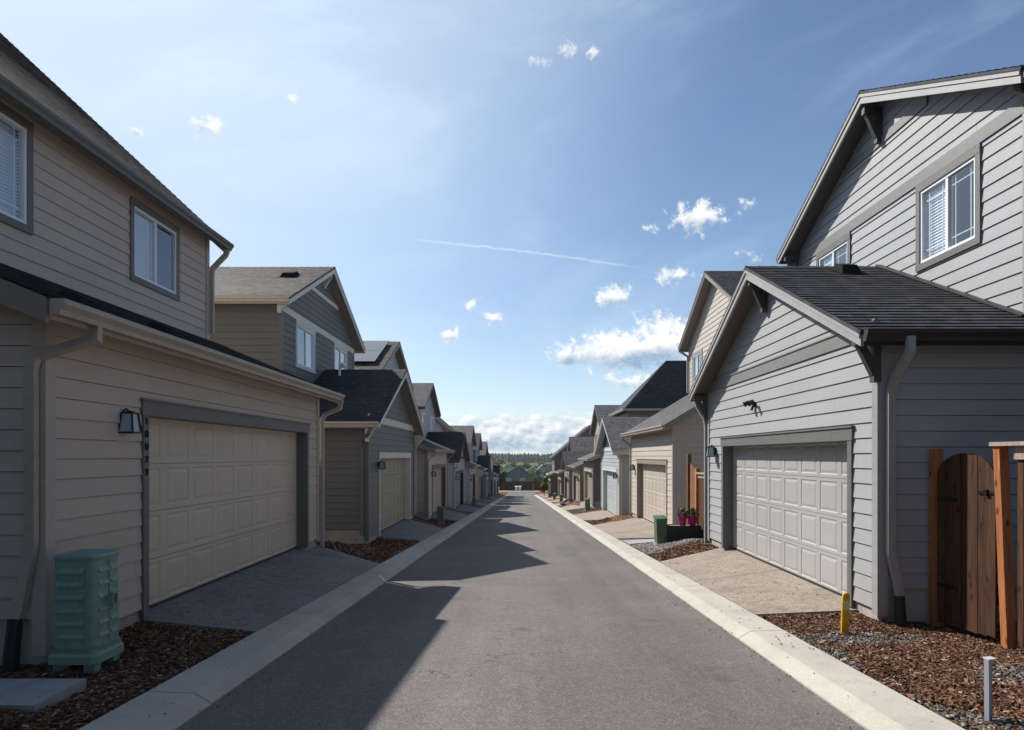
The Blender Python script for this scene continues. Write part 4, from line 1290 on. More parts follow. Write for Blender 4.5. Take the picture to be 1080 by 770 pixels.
FX = 4.42
h = empty('wooden_gate', (FX, 6.6, G0(FX, 6.6)))
tag(h, 'arched top wooden gate of dark stained boards beside the pale grey garage', 'gate')
og = (FX, 6.6, G0(FX, 6.6))
def arch(y):
    t = (y - 6.625) / .435
    return -.24 + .27 * math.sqrt(max(0, 1 - t * t * .98))
mb = MB()
yb = [6.19, 6.315, 6.44, 6.565, 6.69, 6.815, 6.94, 7.06]
for i, (a, b) in enumerate(zip(yb[:-1], yb[1:])):
    d = [-.002, .003, 0, .012, -.003, .002, .0][i]
    zl = G0(FX, a) + .07
    n = 6
    pts = [(FX + d, a, zl), (FX + d, b - .005, zl)]
    for k in range(n + 1):
        yy = (b - .005) + (a - b + .005) * k / n
        pts.append((FX + d, yy, arch(yy)))
    mb.prism(pts, (.02, 0, 0))
mb.build('gate_boards', M_FENCE, h, og)
mb = MB()
for z in (-.45, -1.35): mb.box(FX + .036, FX + .075, 6.2, 7.05, z - .045, z + .045)
mb.beam((FX + .055, 6.25, -1.28), (FX + .055, 7.0, -.52), .03, .08, (1, 0, 0))
mb.build('gate_frame', M_FENCE, h, og)
mb = MB(); mb.box(FX - .014, FX - .003, 6.14, 6.42, -.36, -.335); mb.box(FX - .03, FX - .003, 6.27, 6.31, -.375, -.32)
mb.beam((FX - .012, 6.16, -.345), (FX - .012, 6.06, -.50), .012, .014); mb.build('latch', M_BLACK, h, og)
for z in (-.45, -1.35):
    mb = MB(); mb.box(FX - .008, FX - .002, 6.72, 7.04, z - .02, z + .02)
    mb.build('hinge', M_BLACK, h, og)

h = empty('wooden_fence', (FX, 5, G0(FX, 5)))
tag(h, 'brown board fence with a pale cap board at the right edge beside the gate', 'fence')
og = (FX, 5, G0(FX, 5))
mb = MB(); mb.beam((FX - .01, 6.0, G0(FX, 6.0) - .1), (FX - .01, 6.11, .09), .08, .085, (1, 0, 0)); mb.build('fence_post', M_CEDAR, h, og)
mb = MB(); mb.box(FX + .0, FX + .095, 7.10, 7.195, G0(FX, 7.15) - .1, .075); mb.build('fence_post', M_CEDAR, h, og)
mb = MB(); mb.box(FX - .055, FX + .035, 3.5, 3.59, G0(FX, 3.5) - .1, .05); mb.build('fence_post', M_CEDAR, h, og)
mb = MB(); fence_boards(mb, FX, 2.2, 5.92, -.02, .04); mb.build('fence_boards', M_FENCE, h, og)
mb = MB(); mb.box(FX - .075, FX + .085, 2.2, 6.17, .092, .128); mb.build('fence_cap', M_CAP, h, og)
mb = MB(); mb.box(FX - .022, FX - .002, 2.2, 5.93, -.03, .09); mb.box(FX + .025, FX + .06, 2.2, 5.93, -1.4, -1.3); mb.build('fence_rail', M_CAP, h, og)

FX2 = 4.36
h = empty('wooden_fence', (FX2, 15.5, G0(FX2, 15.5))); og = (FX2, 15.5, G0(FX2, 15.5))
tag(h, 'cedar fence between the pale grey and cream houses, behind the pink flower pots', 'fence')
mb = MB(); fence_boards(mb, FX2, 13.86, 16.35, -.52, .03); mb.build('fence_boards', M_FENCE, h, og)
mb = MB(); mb.box(FX2 - .06, FX2 + .08, 13.86, 16.45, -.44, -.40); mb.box(FX2 - .02, FX2 - .002, 13.86, 16.36, -.54, -.44); mb.build('fence_cap', M_CAP, h, og)
mb = MB(); fence_boards(mb, FX2, 16.5, 17.2, lambda y: -.42 + .35 * (y - 16.5), .05); mb.build('fence_gate', M_FENCE2, h, og)
mb = MB(); mb.box(FX2 - .05, FX2 + .05, 16.38, 16.48, -2.3, -.30); mb.build('fence_post', M_CEDAR, h, og)
mb = MB(); mb.box(FX2 - .05, FX2 + .05, 17.22, 17.33, -2.4, .05); mb.build('fence_post', wood_mat('dark_post', (.16, .075, .04), .5), h, og)

h = empty('wooden_fence', (4.7, 48.6, G0(4.7, 48.6))); og = (4.7, 48.6, G0(4.7, 48.6))
tag(h, 'fresh orange cedar fence closing the gap beyond the brown hipped roof house', 'fence')
mb = MB(); fence_boards(mb, 4.7, 46.9, 50.0, -1.75, .03); mb.build('fence_boards', wood_mat('orange_cedar', (.45, .19, .07), .6), h, og)
for y in (46.95, 48.5, 49.98):
    mb = MB(); mb.box(4.64, 4.695, y - .05, y + .05, G0(4.7, y) - .1, -1.68); mb.build('fence_post', M_CEDAR, h, og)

# marker posts
x, y = 3.30, 6.78; z = G0(x, y)
h = empty('marker_post', (x, y, z)); tag(h, 'short yellow marker post standing in the mulch by the right kerb', 'post')
mb = MB()
def octo(w, d, zz): return [(-w, -d * .6, zz), (-w * .6, -d, zz), (w * .6, -d, zz), (w, -d * .6, zz), (w, d * .6, zz), (w * .6, d, zz), (-w * .6, d, zz), (-w, d * .6, zz)]
rings = [octo(.036, .022, -.1), octo(.036, .022, .375), octo(.030, .018, .405), octo(.018, .010, .418)]
for a, b in zip(rings[:-1], rings[1:]):
    for i in range(8):
        j = (i + 1) % 8
        mb.face([a[i], a[j], b[j], b[i]])
mb.face(rings[-1])
mb.build('post', paint('yellow_plastic', (.72, .40, .012), .45, .08, dirt=.35), h).rotation_euler = (R(1), R(1.5), 0)
mb = MB(); mb.box(-.026, .026, -.0245, -.0222, .25, .345); mb.build('post_decal', paint('pale_sticker', (.75, .62, .35), .5), h).rotation_euler = (R(1), R(1.5), 0)

x, y = 2.925, 4.14; z = G0(x, y)
h = empty('steel_stake', (x, y, z)); tag(h, 'leaning grey steel stake in the gravel at the bottom right corner', 'stake')
mb = MB()
for a in ((-.026, -.014, -.018, .018), (-.018, .024, .010, .018)): mb.box(a[0], a[1], a[2], a[3], -.12, .40)
mb.build('stake', plain('galvanised_steel', (.30, .33, .38), .5, .2), h).rotation_euler = (R(3), R(-3.2), R(8))
mb = MB(); mb.box(-.028, .026, -.02, .024, .40, .409); mb.build('stake_cap', plain('stake_cap_white', (.5, .52, .55), .4), h).rotation_euler = (R(3), R(-3.2), R(8))

# green utility pedestals along both kerbs
def pedestal(x, y, label, hh=.62, w=.125):
    h = empty('utility_pedestal', (x, y, G0(x, y))); tag(h, label, 'pedestal', 'green utility pedestals along the kerbs')
    return h
proto = None
PED = [(3.37, 16.0, 'dark green utility pedestal beside the black planter with pink pots'),
       (3.55, 35.6, 'dark green utility pedestal in front of the blue grey garage house'),
       (-3.28, 27.0, 'green utility pedestal before the beige garage with the solar roof'),
       (3.5, 58.6, 'green utility pedestal past the tan fifth house on the right'),
       (3.5, 70.2, 'green utility pedestal past the taupe sixth house on the right'),
       (-3.4, 47.6, 'green utility pedestal between the dark roofed grey house and the ash house'),
       (-3.4, 69.4, 'green utility pedestal beside the navy house on the left'),
       (3.5, 83.5, 'green utility pedestal past the umber house on the right')]
for i, (x, y, lab) in enumerate(PED):
    if proto is None:
        proto = pedestal(x, y, lab)
        mb = MB()
        A = [(-.135, -.11, -.05), (.135, -.11, -.05), (.135, .11, -.05), (-.135, .11, -.05)]
        B = [(-.125, -.10, .60), (.125, -.10, .60), (.125, .10, .66), (-.125, .10, .66)]
        for k in range(4):
            j = (k + 1) % 4; mb.face([A[k], A[j], B[j], B[k]])
        mb.face(B); mb.build('pedestal_body', M_GREEN2, proto)
        mb = MB(); mb.prism([(-.14, -.115, .585), (-.14, -.115, .61), (-.14, .115, .675), (-.14, .115, .65)], (.28, 0, 0)); mb.build('pedestal_lid', M_GREEN2, proto)
        mb = MB(); mb.box(-.16, .16, -.135, .135, -.06, .03); mb.build('pedestal_base', M_PAD, proto)
        proto.rotation_euler = (0, R(-2.5), R(6))
    else:
        c = copy_tree(proto); c.location = (x, y, G0(x, y)); c['label'] = lab
        c.rotation_euler = (R(rng.uniform(-2, 2)), R(rng.uniform(-3, 3)), R(rng.uniform(-15, 15)))

# planter with pots
px0, px1, py0, py1 = 3.50, 4.28, 15.82, 16.28
pzb = G0(3.9, 16.0); org = (3.9, 16.05, pzb)
h = empty('planter_box', org); tag(h, 'low black planter box at the foot of the cedar fence', 'planter')
mb = MB()
pt = pzb + .36
mb.box(px0, px1, py0, py0 + .06, pzb - .1, pt); mb.box(px0, px1, py1 - .06, py1, pzb - .1, pt)
mb.box(px0, px0 + .06, py0 + .06, py1 - .06, pzb - .1, pt); mb.box(px1 - .06, px1, py0 + .06, py1 - .06, pzb - .1, pt)
for k in range(3): mb.box(px0 - .004, px1 + .004, py0 - .012, py0 - .001, pzb + .02 + k * .115, pzb + .125 + k * .115)
mb.build('planter_wall', paint('black_timber', (.035, .03, .03), .7), h, org)
mb = MB(); mb.box(px0 + .06, px1 - .06, py0 + .06, py1 - .06, pt - .06, pt - .012); mb.build('soil', paint('potting_soil', (.2, .18, .16), .95), h, org)
def leaf_clump(mb, c, r, n, rnd, s=(.03, .06), flat=1.0, up=.3):
    for _ in range(n):
        v = Vector((rnd.gauss(0, 1), rnd.gauss(0, 1), rnd.gauss(0, 1) * flat)); v = v.normalized() * (rnd.random() ** .45) * r
        p = Vector(c) + Vector((v.x, v.y, v.z * flat))
        a = Vector((rnd.uniform(-1, 1), rnd.uniform(-1, 1), rnd.uniform(-.4, up + .6))).normalized()
        b = a.orthogonal().normalized(); b = Matrix.Rotation(rnd.uniform(0, 6.28), 3, a) @ b
        l = rnd.uniform(*s); w_ = l * .45
        mb.face([p, p + a * l * .5 + b * w_, p + a * l, p + a * l * .5 - b * w_])
M_LEAF = island_mat('flower_leaves', [(0, (.03, .07, .015)), (.6, (.07, .14, .03)), (1, (.14, .2, .05))])
M_BLOOM = island_mat('pink_blossom', [(0, (.5, .04, .2)), (.6, (.65, .12, .3)), (1, (.8, .5, .35))])
M_POT = paint('magenta_glaze', (.42, .03, .20), .3, .1, dirt=.1)
for k, (x, lab) in enumerate(((3.88, 'magenta flower pot nearer the green pedestal on the planter'), (4.12, 'magenta flower pot nearer the fence on the planter'))):
    rnd = random.Random(40 + k)
    hh = empty('flower_pot', (x, 16.0, pt - .012)); tag(hh, lab, 'flower pot', 'magenta pots on the planter')
    mb = MB(); rings = []
    for r_, z_ in ((.07, 0), (.105, .19), (.122, .19), (.125, .235), (.108, .235), (.1, .2)):
        rings.append([(r_ * math.cos(2 * math.pi * i / 16), r_ * math.sin(2 * math.pi * i / 16), z_) for i in range(16)])
    for a, b in zip(rings[:-1], rings[1:]):
        for i in range(16): mb.face([a[i], a[(i + 1) % 16], b[(i + 1) % 16], b[i]])
    mb.face(rings[0]); mb.build('pot', M_POT, hh)
    mb = MB(); leaf_clump(mb, (0, 0, .29), .13, 130, rnd, (.04, .08)); mb.build('foliage', M_LEAF, hh)
    mb = MB(); leaf_clump(mb, (0, 0, .32), .13, 34, rnd, (.03, .05)); mb.build('blossom', M_BLOOM, hh)

# boulders past the brown house
def boulder(seed, s):
    bm = bmesh.new(); bmesh.ops.create_icosphere(bm, subdivisions=3, radius=1)
    r_ = random.Random(seed); a = [r_.uniform(1, 3) for _ in range(6)]
    for v in bm.verts:
        k = 1 + .16 * math.sin(v.co.x * a[0] * 2 + a[3]) + .14 * math.sin(v.co.y * a[1] * 2.2 + a[4]) + .12 * math.sin(v.co.z * a[2] * 3 + a[5])
        v.co = Vector((v.co.x * s[0], v.co.y * s[1], v.co.z * s[2])) * k
    me = bpy.data.meshes.new('boulder'); bm.to_mesh(me); bm.free()
    me.materials.append(concrete('boulder_stone', (.16, .155, .15), 1.0, .3, .6))
    o = bpy.data.objects.new('boulder', me); COL.objects.link(o); return o
for i, (x, y, s, lab) in enumerate(((3.45, 48.4, (.5, .5, .34), 'grey boulder at the kerb, the bigger one by the orange fence'), (3.95, 49.4, (.36, .42, .28), 'smaller grey boulder tucked against the orange fence'))):
    o = boulder(i, s); o.location = (x, y, G0(x, y) + .1); tag(o, lab, 'boulder')

# ------------------------------------------------------------------ loose bark, gravel
def surf_z(x, y):
    p = abs(x); s_ = -1 if x < 0 else 1
    if p < CURB0: return road_z(y) + .02 * (1 - (x / 2.26) ** 2)
    if p < CURB1:
        for (a, za), (b, zb_) in zip(prof[:-1], prof[1:]):
            if a <= p <= b: return road_z(y) + za + (zb_ - za) * (p - a) / max(1e-6, b - a)
    for o in DRV:
        if o[0] == s_ and o[1] < y < o[2] and p < o[3]: return drive_z(p, y, o[4], o[3])
    return ground_z(x, y)
def chip_patch(name, areas, mat, seed, shape='chip'):
    rnd = random.Random(seed); V = []; F = []
    for (x0, x1, y0, y1, n, s0, s1, test) in areas:
        k = 0
        while k < n:
            x, y = rnd.uniform(x0, x1), rnd.uniform(y0, y1)
            k += 1
            if test and not test(x, y): continue
            s = rnd.uniform(s0, s1)
            z = surf_z(x, y)
            rot = Matrix.Rotation(rnd.uniform(0, 6.28), 3, 'Z') @ Matrix.Rotation(rnd.gauss(0, .35), 3, 'X') @ Matrix.Rotation(rnd.gauss(0, .35), 3, 'Y')
            i = len(V)
            if shape == 'chip':
                l, w_, t_ = s * .5, s * rnd.uniform(.10, .28), s * rnd.uniform(.03, .09)
                c = [(-l, -w_ * rnd.uniform(.5, 1), -t_), (l, -w_ * rnd.uniform(.3, 1), -t_), (l * rnd.uniform(.7, 1), w_ * rnd.uniform(.3, 1), -t_), (-l * rnd.uniform(.7, 1), w_, -t_)]
                c += [(a * .96, b * .9, t_) for a, b, _ in c]
                base = Vector((x, y, z + s * .10 + rnd.uniform(0, .012)))
                for q in c: V.append(tuple(base + rot @ Vector(q)))
                F += [(i + 4, i + 5, i + 6, i + 7), (i, i + 1, i + 5, i + 4), (i + 1, i + 2, i + 6, i + 5), (i + 2, i + 3, i + 7, i + 6), (i + 3, i, i + 4, i + 7)]
            else:
                a = s * .5
                pts = []
                for (p, q, r_) in ((1, 0, 0), (0, 1, 0), (-1, 0, 0), (0, -1, 0)):
                    pts.append((p * a * rnd.uniform(.7, 1.1), q * a * rnd.uniform(.55, 1), rnd.uniform(-.15, .15) * a))
                for (p, q) in ((.7, .7), (-.7, .7), (-.7, -.7), (.7, -.7)):
                    pts.append((p * a * rnd.uniform(.5, .85), q * a * rnd.uniform(.4, .8), a * rnd.uniform(.3, .6)))
                base = Vector((x, y, z + a * .18))
                for q in pts: V.append(tuple(base + rot @ Vector(q)))
                F += [(i + 4, i + 5, i + 6, i + 7), (i, i + 1, i + 4), (i + 1, i + 5, i + 4), (i + 1, i + 2, i + 5), (i + 2, i + 6, i + 5), (i + 2, i + 3, i + 6), (i + 3, i + 7, i + 6), (i + 3, i, i + 7), (i, i + 4, i + 7)]
    me = bpy.data.meshes.new(name); me.from_pydata(V, [], F); me.materials.append(mat)
    o = bpy.data.objects.new(name, me); COL.objects.link(o); tag(o, kind='stuff'); return o
M_CHIP = island_mat('bark_chips', [(0, (.04, .017, .009)), (.35, (.10, .046, .026)), (.65, (.175, .085, .048)), (.90, (.25, .14, .085)), (1, (.42, .32, .23))], .9)
M_STONE = island_mat('crushed_stone', [(0, (.05, .047, .044)), (.45, (.125, .117, .109)), (.8, (.215, .20, .185)), (1, (.42, .39, .35))], .8)
def gravel_here(x, y):
    w = .0 + .10 * math.sin(y * 2.3) + max(0, 4.9 - y) * .33 + .05 * math.sin(x * 19 + y * 11)
    if x < 2.80 + w: return True
    if (x - 3.35 - .1 * math.sin(y * 5)) ** 2 / .28 + (y - 6.55) ** 2 / .10 < 1: return True
    if (x - 3.75) ** 2 / .14 + (y - 4.9) ** 2 / .10 < 1: return True
    return False
def off_lid(x, y): return not (-4.32 < x < -3.18 and 4.33 < y < 4.9)
chip_patch('mulch', [(2.74, 4.42, 3.2, 7.68, 27000, .014, .062, lambda x, y: (not gravel_here(x, y)) or rng.random() < .10), (4.4, 6.2, 6.1, 7.2, 3600, .02, .06, None), (-3.92, -2.74, 3.2, 6.80, 15000, .014, .058, off_lid),
                    (-4.6, -2.76, 12.8, 18.0, 4500, .03, .09, None), (-4.4, -2.76, 24.0, 28.5, 1600, .04, .1, None),
                    (2.76, 4.4, 13.2, 14.6, 1700, .03, .08, None), (2.76, 3.5, 25.6, 29.0, 900, .04, .1, None), (2.4, 2.72, 6.1, 6.8, 10, .015, .035, None), (2.60, 2.72, 5.9, 6.7, 8, .015, .035, None)], M_CHIP, 5)
chip_patch('gravel', [(2.74, 4.35, 3.2, 7.4, 15000, .012, .045, gravel_here), (2.78, 4.3, 35.0, 40.4, 1200, .04, .08, None)], M_STONE, 9, 'stone')
mb = MB()
a = [(2.78, 17.0), (3.9, 17.3), (3.9, 18.6), (2.78, 18.3)]
mb.prism([(x, y, G0(x, y) + .0) for x, y in a], (0, 0, .035)); tag(mb.build('walkway_slab', M_PAD), kind='structure')

# ------------------------------------------------------------------ beyond the lane: end house, trees, wooded hills
SE = scheme('end_house', (.22, .23, .225), (.5, .5, .5), (.3, .3, .3), ROOF_CHAR)
def end_house(label, xc, y, w_, ridge_off, base, wallm, roofm, eave=5.3, rise=2.6):
    h = empty('house', (xc, y, base)); tag(h, label, 'house')
    m = MB()
    for (p, q, dr) in (((xc - w_ / 2, y), (xc + w_ / 2, y), 1),):
        pl = Plane((xc, y, base), (1, 0, 0), (0, 0, 1), (0, -1, 0))
        courses(m, pl, [(-w_ / 2, 0), (w_ / 2, 0), (w_ / 2, eave), (ridge_off, eave + rise), (-w_ / 2, eave)], [], .25, .016)
    m.box(xc - w_ / 2, xc + w_ / 2, y + .02, y + 9, base, base + eave); m.build('wall', wallm, h, (xc, y, base))
    m = MB()
    for sg in (-1, 1):
        a = Vector((xc + sg * (w_ / 2 + .35), y - .35, base + eave - .1)); b = Vector((xc + ridge_off, y - .35, base + eave + rise + .12))
        m.prism([a, b, b - Vector((0, 0, .18)), a - Vector((0, 0, .18))], (0, 9.7, 0))
    m.build('roof', roofm, h, (xc, y, base))
    for wx in (-w_ * .26, w_ * .2):
        m = MB(); m.box(xc + wx - .6, xc + wx + .6, y - .06, y - .02, base + 3.2, base + 4.4); wd = m.build('window', M_VINYL, h, (xc, y, base))
        m = MB(); m.box(xc + wx - .5, xc + wx + .5, y - .075, y - .062, base + 3.3, base + 4.3); m.build('pane', M_GLASS, wd, (xc, y, base))
end_house('dark sided house facing the lane end behind the brown fence', -1.2, 156, 7.0, .6, -9.6, SE['siding'], ROOF_CHAR, 4.9, 2.3)
end_house('white gabled house beyond the fence, right of the dark end house', 5.6, 165, 5.4, -.2, -10.2, S10['siding'], ROOF_GREY, 5.4, 2.6)
end_house('white house with a dark roof beyond the left row', -9.5, 160, 8.5, 1.0, -10.0, S10['siding'], ROOF_CHAR, 6.6, 3.0)
end_house('grey house beyond the right row, past the navy house', 13.5, 158, 8.0, -1.0, -10.0, S8['siding'], ROOF_CHAR, 6.2, 3.0)
for i, (x, y, w_, st, rm, lab) in enumerate(((-14.5, 205, 9, S8, ROOF_CHAR, 'taupe house far down the valley, left of the others'), (-4.5, 215, 8, S10, ROOF_GREY, 'white house far down the valley behind the dark end house'),
        (4.5, 232, 8.5, S3, ROOF_CHAR, 'beige house far down the valley under a charcoal roof'), (13.5, 210, 9, S5, ROOF_GREY, 'ash house far down the valley on the right'), (23.5, 225, 9, S1, ROOF_BROWN, 'tan house far down the valley, rightmost of all'))):
    end_house(lab, x, y, w_, .5, terrain(0, y) - .2, st['siding'], rm, 5.2, 2.4)
zf = terrain(0, 146) + .35
h = empty('wooden_fence', (0, 146, zf)); tag(h, 'dark brown fence across the far end of the lane', 'fence')
mb = MB(); x = -16
while x < 16:
    mb.box(x, x + .28, 146, 146.03, zf - .2, zf + 1.75); x += .29
mb.build('fence_boards', wood_mat('umber_boards', (.10, .05, .03), .5), h, (0, 146, zf))
for x in range(-16, 17, 4):
    mb = MB(); mb.box(x - .06, x + .06, 145.9, 145.995, zf - .2, zf + 1.85); mb.build('fence_post', M_CEDAR, h, (0, 146, zf))

def car(x, y, z, rz, col, label):
    h = empty('parked_car', (x, y, z), rz=rz); tag(h, label, 'car')
    def sect(pts, w0, w1):
        m = MB()
        m.prism([(a, -w0, b) for a, b in pts], (0, 2 * w0, 0)); return m
    body = MB()
    lower = [(-2.15, .35), (-2.2, .62), (-2.05, .86), (-.95, .93), (1.9, .95), (2.15, .8), (2.15, .35)]
    A = [(a, -.86, b) for a, b in lower]; B = [(a, .86, b) for a, b in lower]
    body.prism(A, (0, 1.72, 0))
    body.build('body', col, h)
    cab = MB()
    lo = [(-1.05, .93), (1.7, .95)]; hi = [(-.35, 1.42), (1.25, 1.42)]
    q0 = [(lo[0][0], -.8, lo[0][1]), (lo[1][0], -.8, lo[1][1]), (hi[1][0], -.62, hi[1][1]), (hi[0][0], -.62, hi[0][1])]
    q1 = [(a, -b, c) for a, b, c in q0]
    cab.face(q0); cab.face(q1)
    for i in range(4):
        j = (i + 1) % 4; cab.face([q0[i], q0[j], q1[j], q1[i]])
    cab.build('windows', plain('car_glass', (.02, .022, .025), .08), h)
    rf = MB(); rf.box(-.42, 1.3, -.64, .64, 1.422, 1.46); rf.build('roof', col, h)
    for wx in (-1.35, 1.3):
        for wy in (-.80, .80):
            t = MB(); t.tube([(wx, wy - .1, .32), (wx, wy + .1, .32)], .32, 16); t.build('wheel', plain('tyre', (.015, .015, .015), .8), h)
    for wy in (-.6, .6):
        l = MB(); l.box(-2.215, -2.16, wy - .17, wy + .17, .6, .74); l.build('headlight', M_VINYL, h)
WHITEP = plain('white_car_paint', (.75, .76, .77), .25)
bw = None
for x, lab in ((-1.05, 'white bin at the far end of the lane, nearer the left row'), (-.35, 'white bin at the far end of the lane, nearer the middle of the road')):
    if bw is None:
        bw = empty('wheelie_bin', (x, 134.6, road_z(133))); tag(bw, lab, 'bin', 'white bins at the lane end')
        WB = plain('white_bin_plastic', (.7, .71, .72), .5)
        mb = MB(); mb.prism([(-.24, -.26, .06), (.24, -.26, .06), (.29, -.33, .95), (-.29, -.33, .95)], (0, .56, 0)); mb.build('bin_body', WB, bw)
        mb = MB(); mb.prism([(-.31, -.36, .955), (-.31, .30, .955), (-.31, .30, 1.06), (-.31, -.30, 1.0)], (.62, 0, 0)); mb.build('bin_lid', WB, bw)
        for wx in (-.24, .24):
            mb = MB(); mb.tube([(wx - .03, .24, .1), (wx + .03, .24, .1)], .1, 12); mb.build('wheel', M_DRAIN, bw)
    else:
        c = copy_tree(bw); c.location = (x, 134.75, road_z(133)); c['label'] = lab
car(-6.6, 134.6, terrain(0, 135) + .05, R(2), plain('silver_car_paint', (.45, .46, .48), .3, .4), 'silver car parked across the far end behind the left row')

def tree(x, y, z, ht, rad, mats, label, group=None, seed=0, n=900, name='tree', leaf=(.18, .36), th=None):
    rnd = random.Random(seed); h = empty(name, (x, y, z)); tag(h, label, 'tree', group)
    t = MB(); th = th or ht * .35
    t.tube([(0, 0, -.3), (rnd.uniform(-.1, .1), 0, th), (rnd.uniform(-.2, .2), rnd.uniform(-.2, .2), ht * .8)], [ht * .028, ht * .02, ht * .006], 8)
    cl = []
    for k in range(9):
        a = rnd.uniform(0, 6.28); r_ = rad * rnd.uniform(.3, .75); zc = th + (ht - th) * rnd.uniform(.15, .85)
        cl.append((Vector((r_ * math.cos(a), r_ * math.sin(a), zc)), rad * rnd.uniform(.32, .55)))
        t.tube([(0, 0, th * .8 + (zc - th) * .3), cl[-1][0]], [ht * .012, ht * .004], 5)
    cl.append((Vector((0, 0, ht * .82)), rad * .5))
    t.build('trunk', paint('tree_bark', (.11, .085, .065), .9), h)
    m = MB()
    for c, r_ in cl: leaf_clump(m, c, r_, n // 10, rnd, leaf, .85)
    m.build('crown', mats, h)
    return h
M_FOL = island_mat('spring_foliage', [(0, (.05, .085, .015)), (.5, (.11, .17, .03)), (1, (.2, .26, .06))])
M_FOLP = island_mat('meadow_foliage', [(0, (.09, .13, .03)), (.5, (.16, .22, .05)), (1, (.28, .33, .09))])
M_FOLD = island_mat('dark_foliage', [(0, (.02, .04, .012)), (.5, (.04, .07, .02)), (1, (.08, .11, .03))])
M_RED = island_mat('red_foliage', [(0, (.12, .015, .012)), (.5, (.25, .03, .02)), (1, (.4, .08, .04))])
tree(3.95, 96.4, G0(3.95, 96.4), 3.6, 1.1, M_FOL, 'young yellow green tree at the right kerb near the lane end', seed=1, n=700)
tree(3.3, 97.6, G0(3.3, 97.6), 1.9, .7, M_RED, 'small red leaved shrub tree in front of the yellow green one', seed=2, n=400)
tree(3.3, 150, terrain(0, 150), 5.0, 1.7, M_FOLP, 'bright green tree behind the brown fence at the lane end', seed=3)
tree(-4.8, 151, terrain(0, 151), 4.6, 1.5, M_FOLD, 'dark green bush beside the dark end house', seed=4)
GL = ['pale green tree in the far meadow belt below the wooded hill']
r0 = random.Random(77)
pool = []
for k in range(52):
    x = -72 + k * 2.9 + r0.uniform(-1.2, 1.2); y = 320 + r0.uniform(-25, 70)
    if k < 3:
        o = tree(x, y, terrain(0, y) - .4, 8.5 + k, 3.8, M_FOLP, GL[0], 'pale green trees in the meadow belt', seed=20 + k, n=700, leaf=(.5, 1.0), th=1.6); pool.append(o)
    else:
        o = copy_tree(pool[k % 3]); o.location = (x, y, terrain(0, y) - .4); s = r0.uniform(.8, 1.2); o.scale = (s * 1.1, s * 1.1, s); o.rotation_euler = (0, 0, r0.uniform(0, 6))
# far conifer forest
rf_ = random.Random(5); V = []; F = []
for k in range(6500):
    y = rf_.uniform(1050, 1850); x = rf_.uniform(-.45, .45) * y
    z = terrain(0, y) + 1.5 + 5 * math.sin(x * .004 + 1) * math.sin(y * .003)
    hgt = rf_.uniform(9, 17); r_ = hgt * rf_.uniform(.2, .32); a0 = rf_.uniform(0, 6)
    i = len(V)
    for lv, (zz, rr_) in enumerate(((0, 1), (.38, .62), (.40, .80), (.7, .34))):
        for q in range(5):
            a = a0 + q * 1.2566; V.append((x + r_ * rr_ * math.cos(a), y + r_ * rr_ * math.sin(a), z + hgt * zz))
    V.append((x, y, z + hgt))
    for lv in (0, 1, 2):
        for q in range(5):
            F.append((i + lv * 5 + q, i + lv * 5 + (q + 1) % 5, i + lv * 5 + 5 + (q + 1) % 5, i + lv * 5 + 5 + q))
    for q in range(5): F.append((i + 15 + q, i + 15 + (q + 1) % 5, i + 20))
me = bpy.data.meshes.new('forest'); me.from_pydata(V, [], F)
me.materials.append(island_mat('conifers', [(0, (.012, .028, .016)), (.6, (.022, .045, .024)), (1, (.04, .065, .03))]))
o = bpy.data.objects.new('forest', me); COL.objects.link(o); tag(o, kind='stuff')

def litter_spot(x, y): return rng.random() < .35 + .65 * math.exp(-((abs(x) - 2.2) / .06) ** 2)
chip_patch('leaf_litter', [(2.02, 2.25, 3.3, 24, 420, .008, .03, litter_spot), (-2.25, -2.0, 3.3, 24, 380, .008, .03, litter_spot), (-1.8, 1.8, 3.3, 18, 70, .008, .022, None), (2.8, 3.9, 8.0, 13.0, 90, .01, .03, None), (-3.9, -2.76, 7.0, 12.6, 60, .01, .03, None), (2.3, 2.7, 3.4, 20, 70, .01, .03, None), (-2.7, -2.3, 3.4, 20, 50, .01, .03, None)], M_CHIP, 21)

chip_patch('pale_gravel', [(2.76, 4.3, 14.4, 18.9, 6500, .018, .05, None), (2.76, 3.6, 28.0, 29.2, 700, .03, .06, None)], island_mat('pale_stone', [(0, (.16, .155, .15)), (.5, (.34, .32, .30)), (1, (.55, .52, .48))], .85), 31, 'stone')

# ------------------------------------------------------------------ the air itself
mb = MB(); mb.box(-1900, 1900, -75, 2300, -60, 13)
m, nt, out = nodes_of('air')
v = N(nt, 'ShaderNodeVolumePrincipled'); v.inputs['Color'].default_value = (.86, .92, 1, 1); v.inputs['Density'].default_value = .00011; v.inputs['Anisotropy'].default_value = .35
nt.links.new(v.outputs[0], out.inputs['Volume'])
tag(mb.build('haze', m), kind='stuff')

# ------------------------------------------------------------------ camera, sun, sky
cam = bpy.data.cameras.new('camera'); co = bpy.data.objects.new('camera', cam); COL.objects.link(co)
cam.sensor_fit = 'HORIZONTAL'; cam.sensor_width = 36; cam.lens = 700 / 1080 * 36
cam.shift_x = -10 / 1080; cam.shift_y = 96 / 1080
cam.clip_start = .05; cam.clip_end = 20000
co.location = (0, 0, 0); co.rotation_euler = (R(90), 0, 0)
scene.camera = co

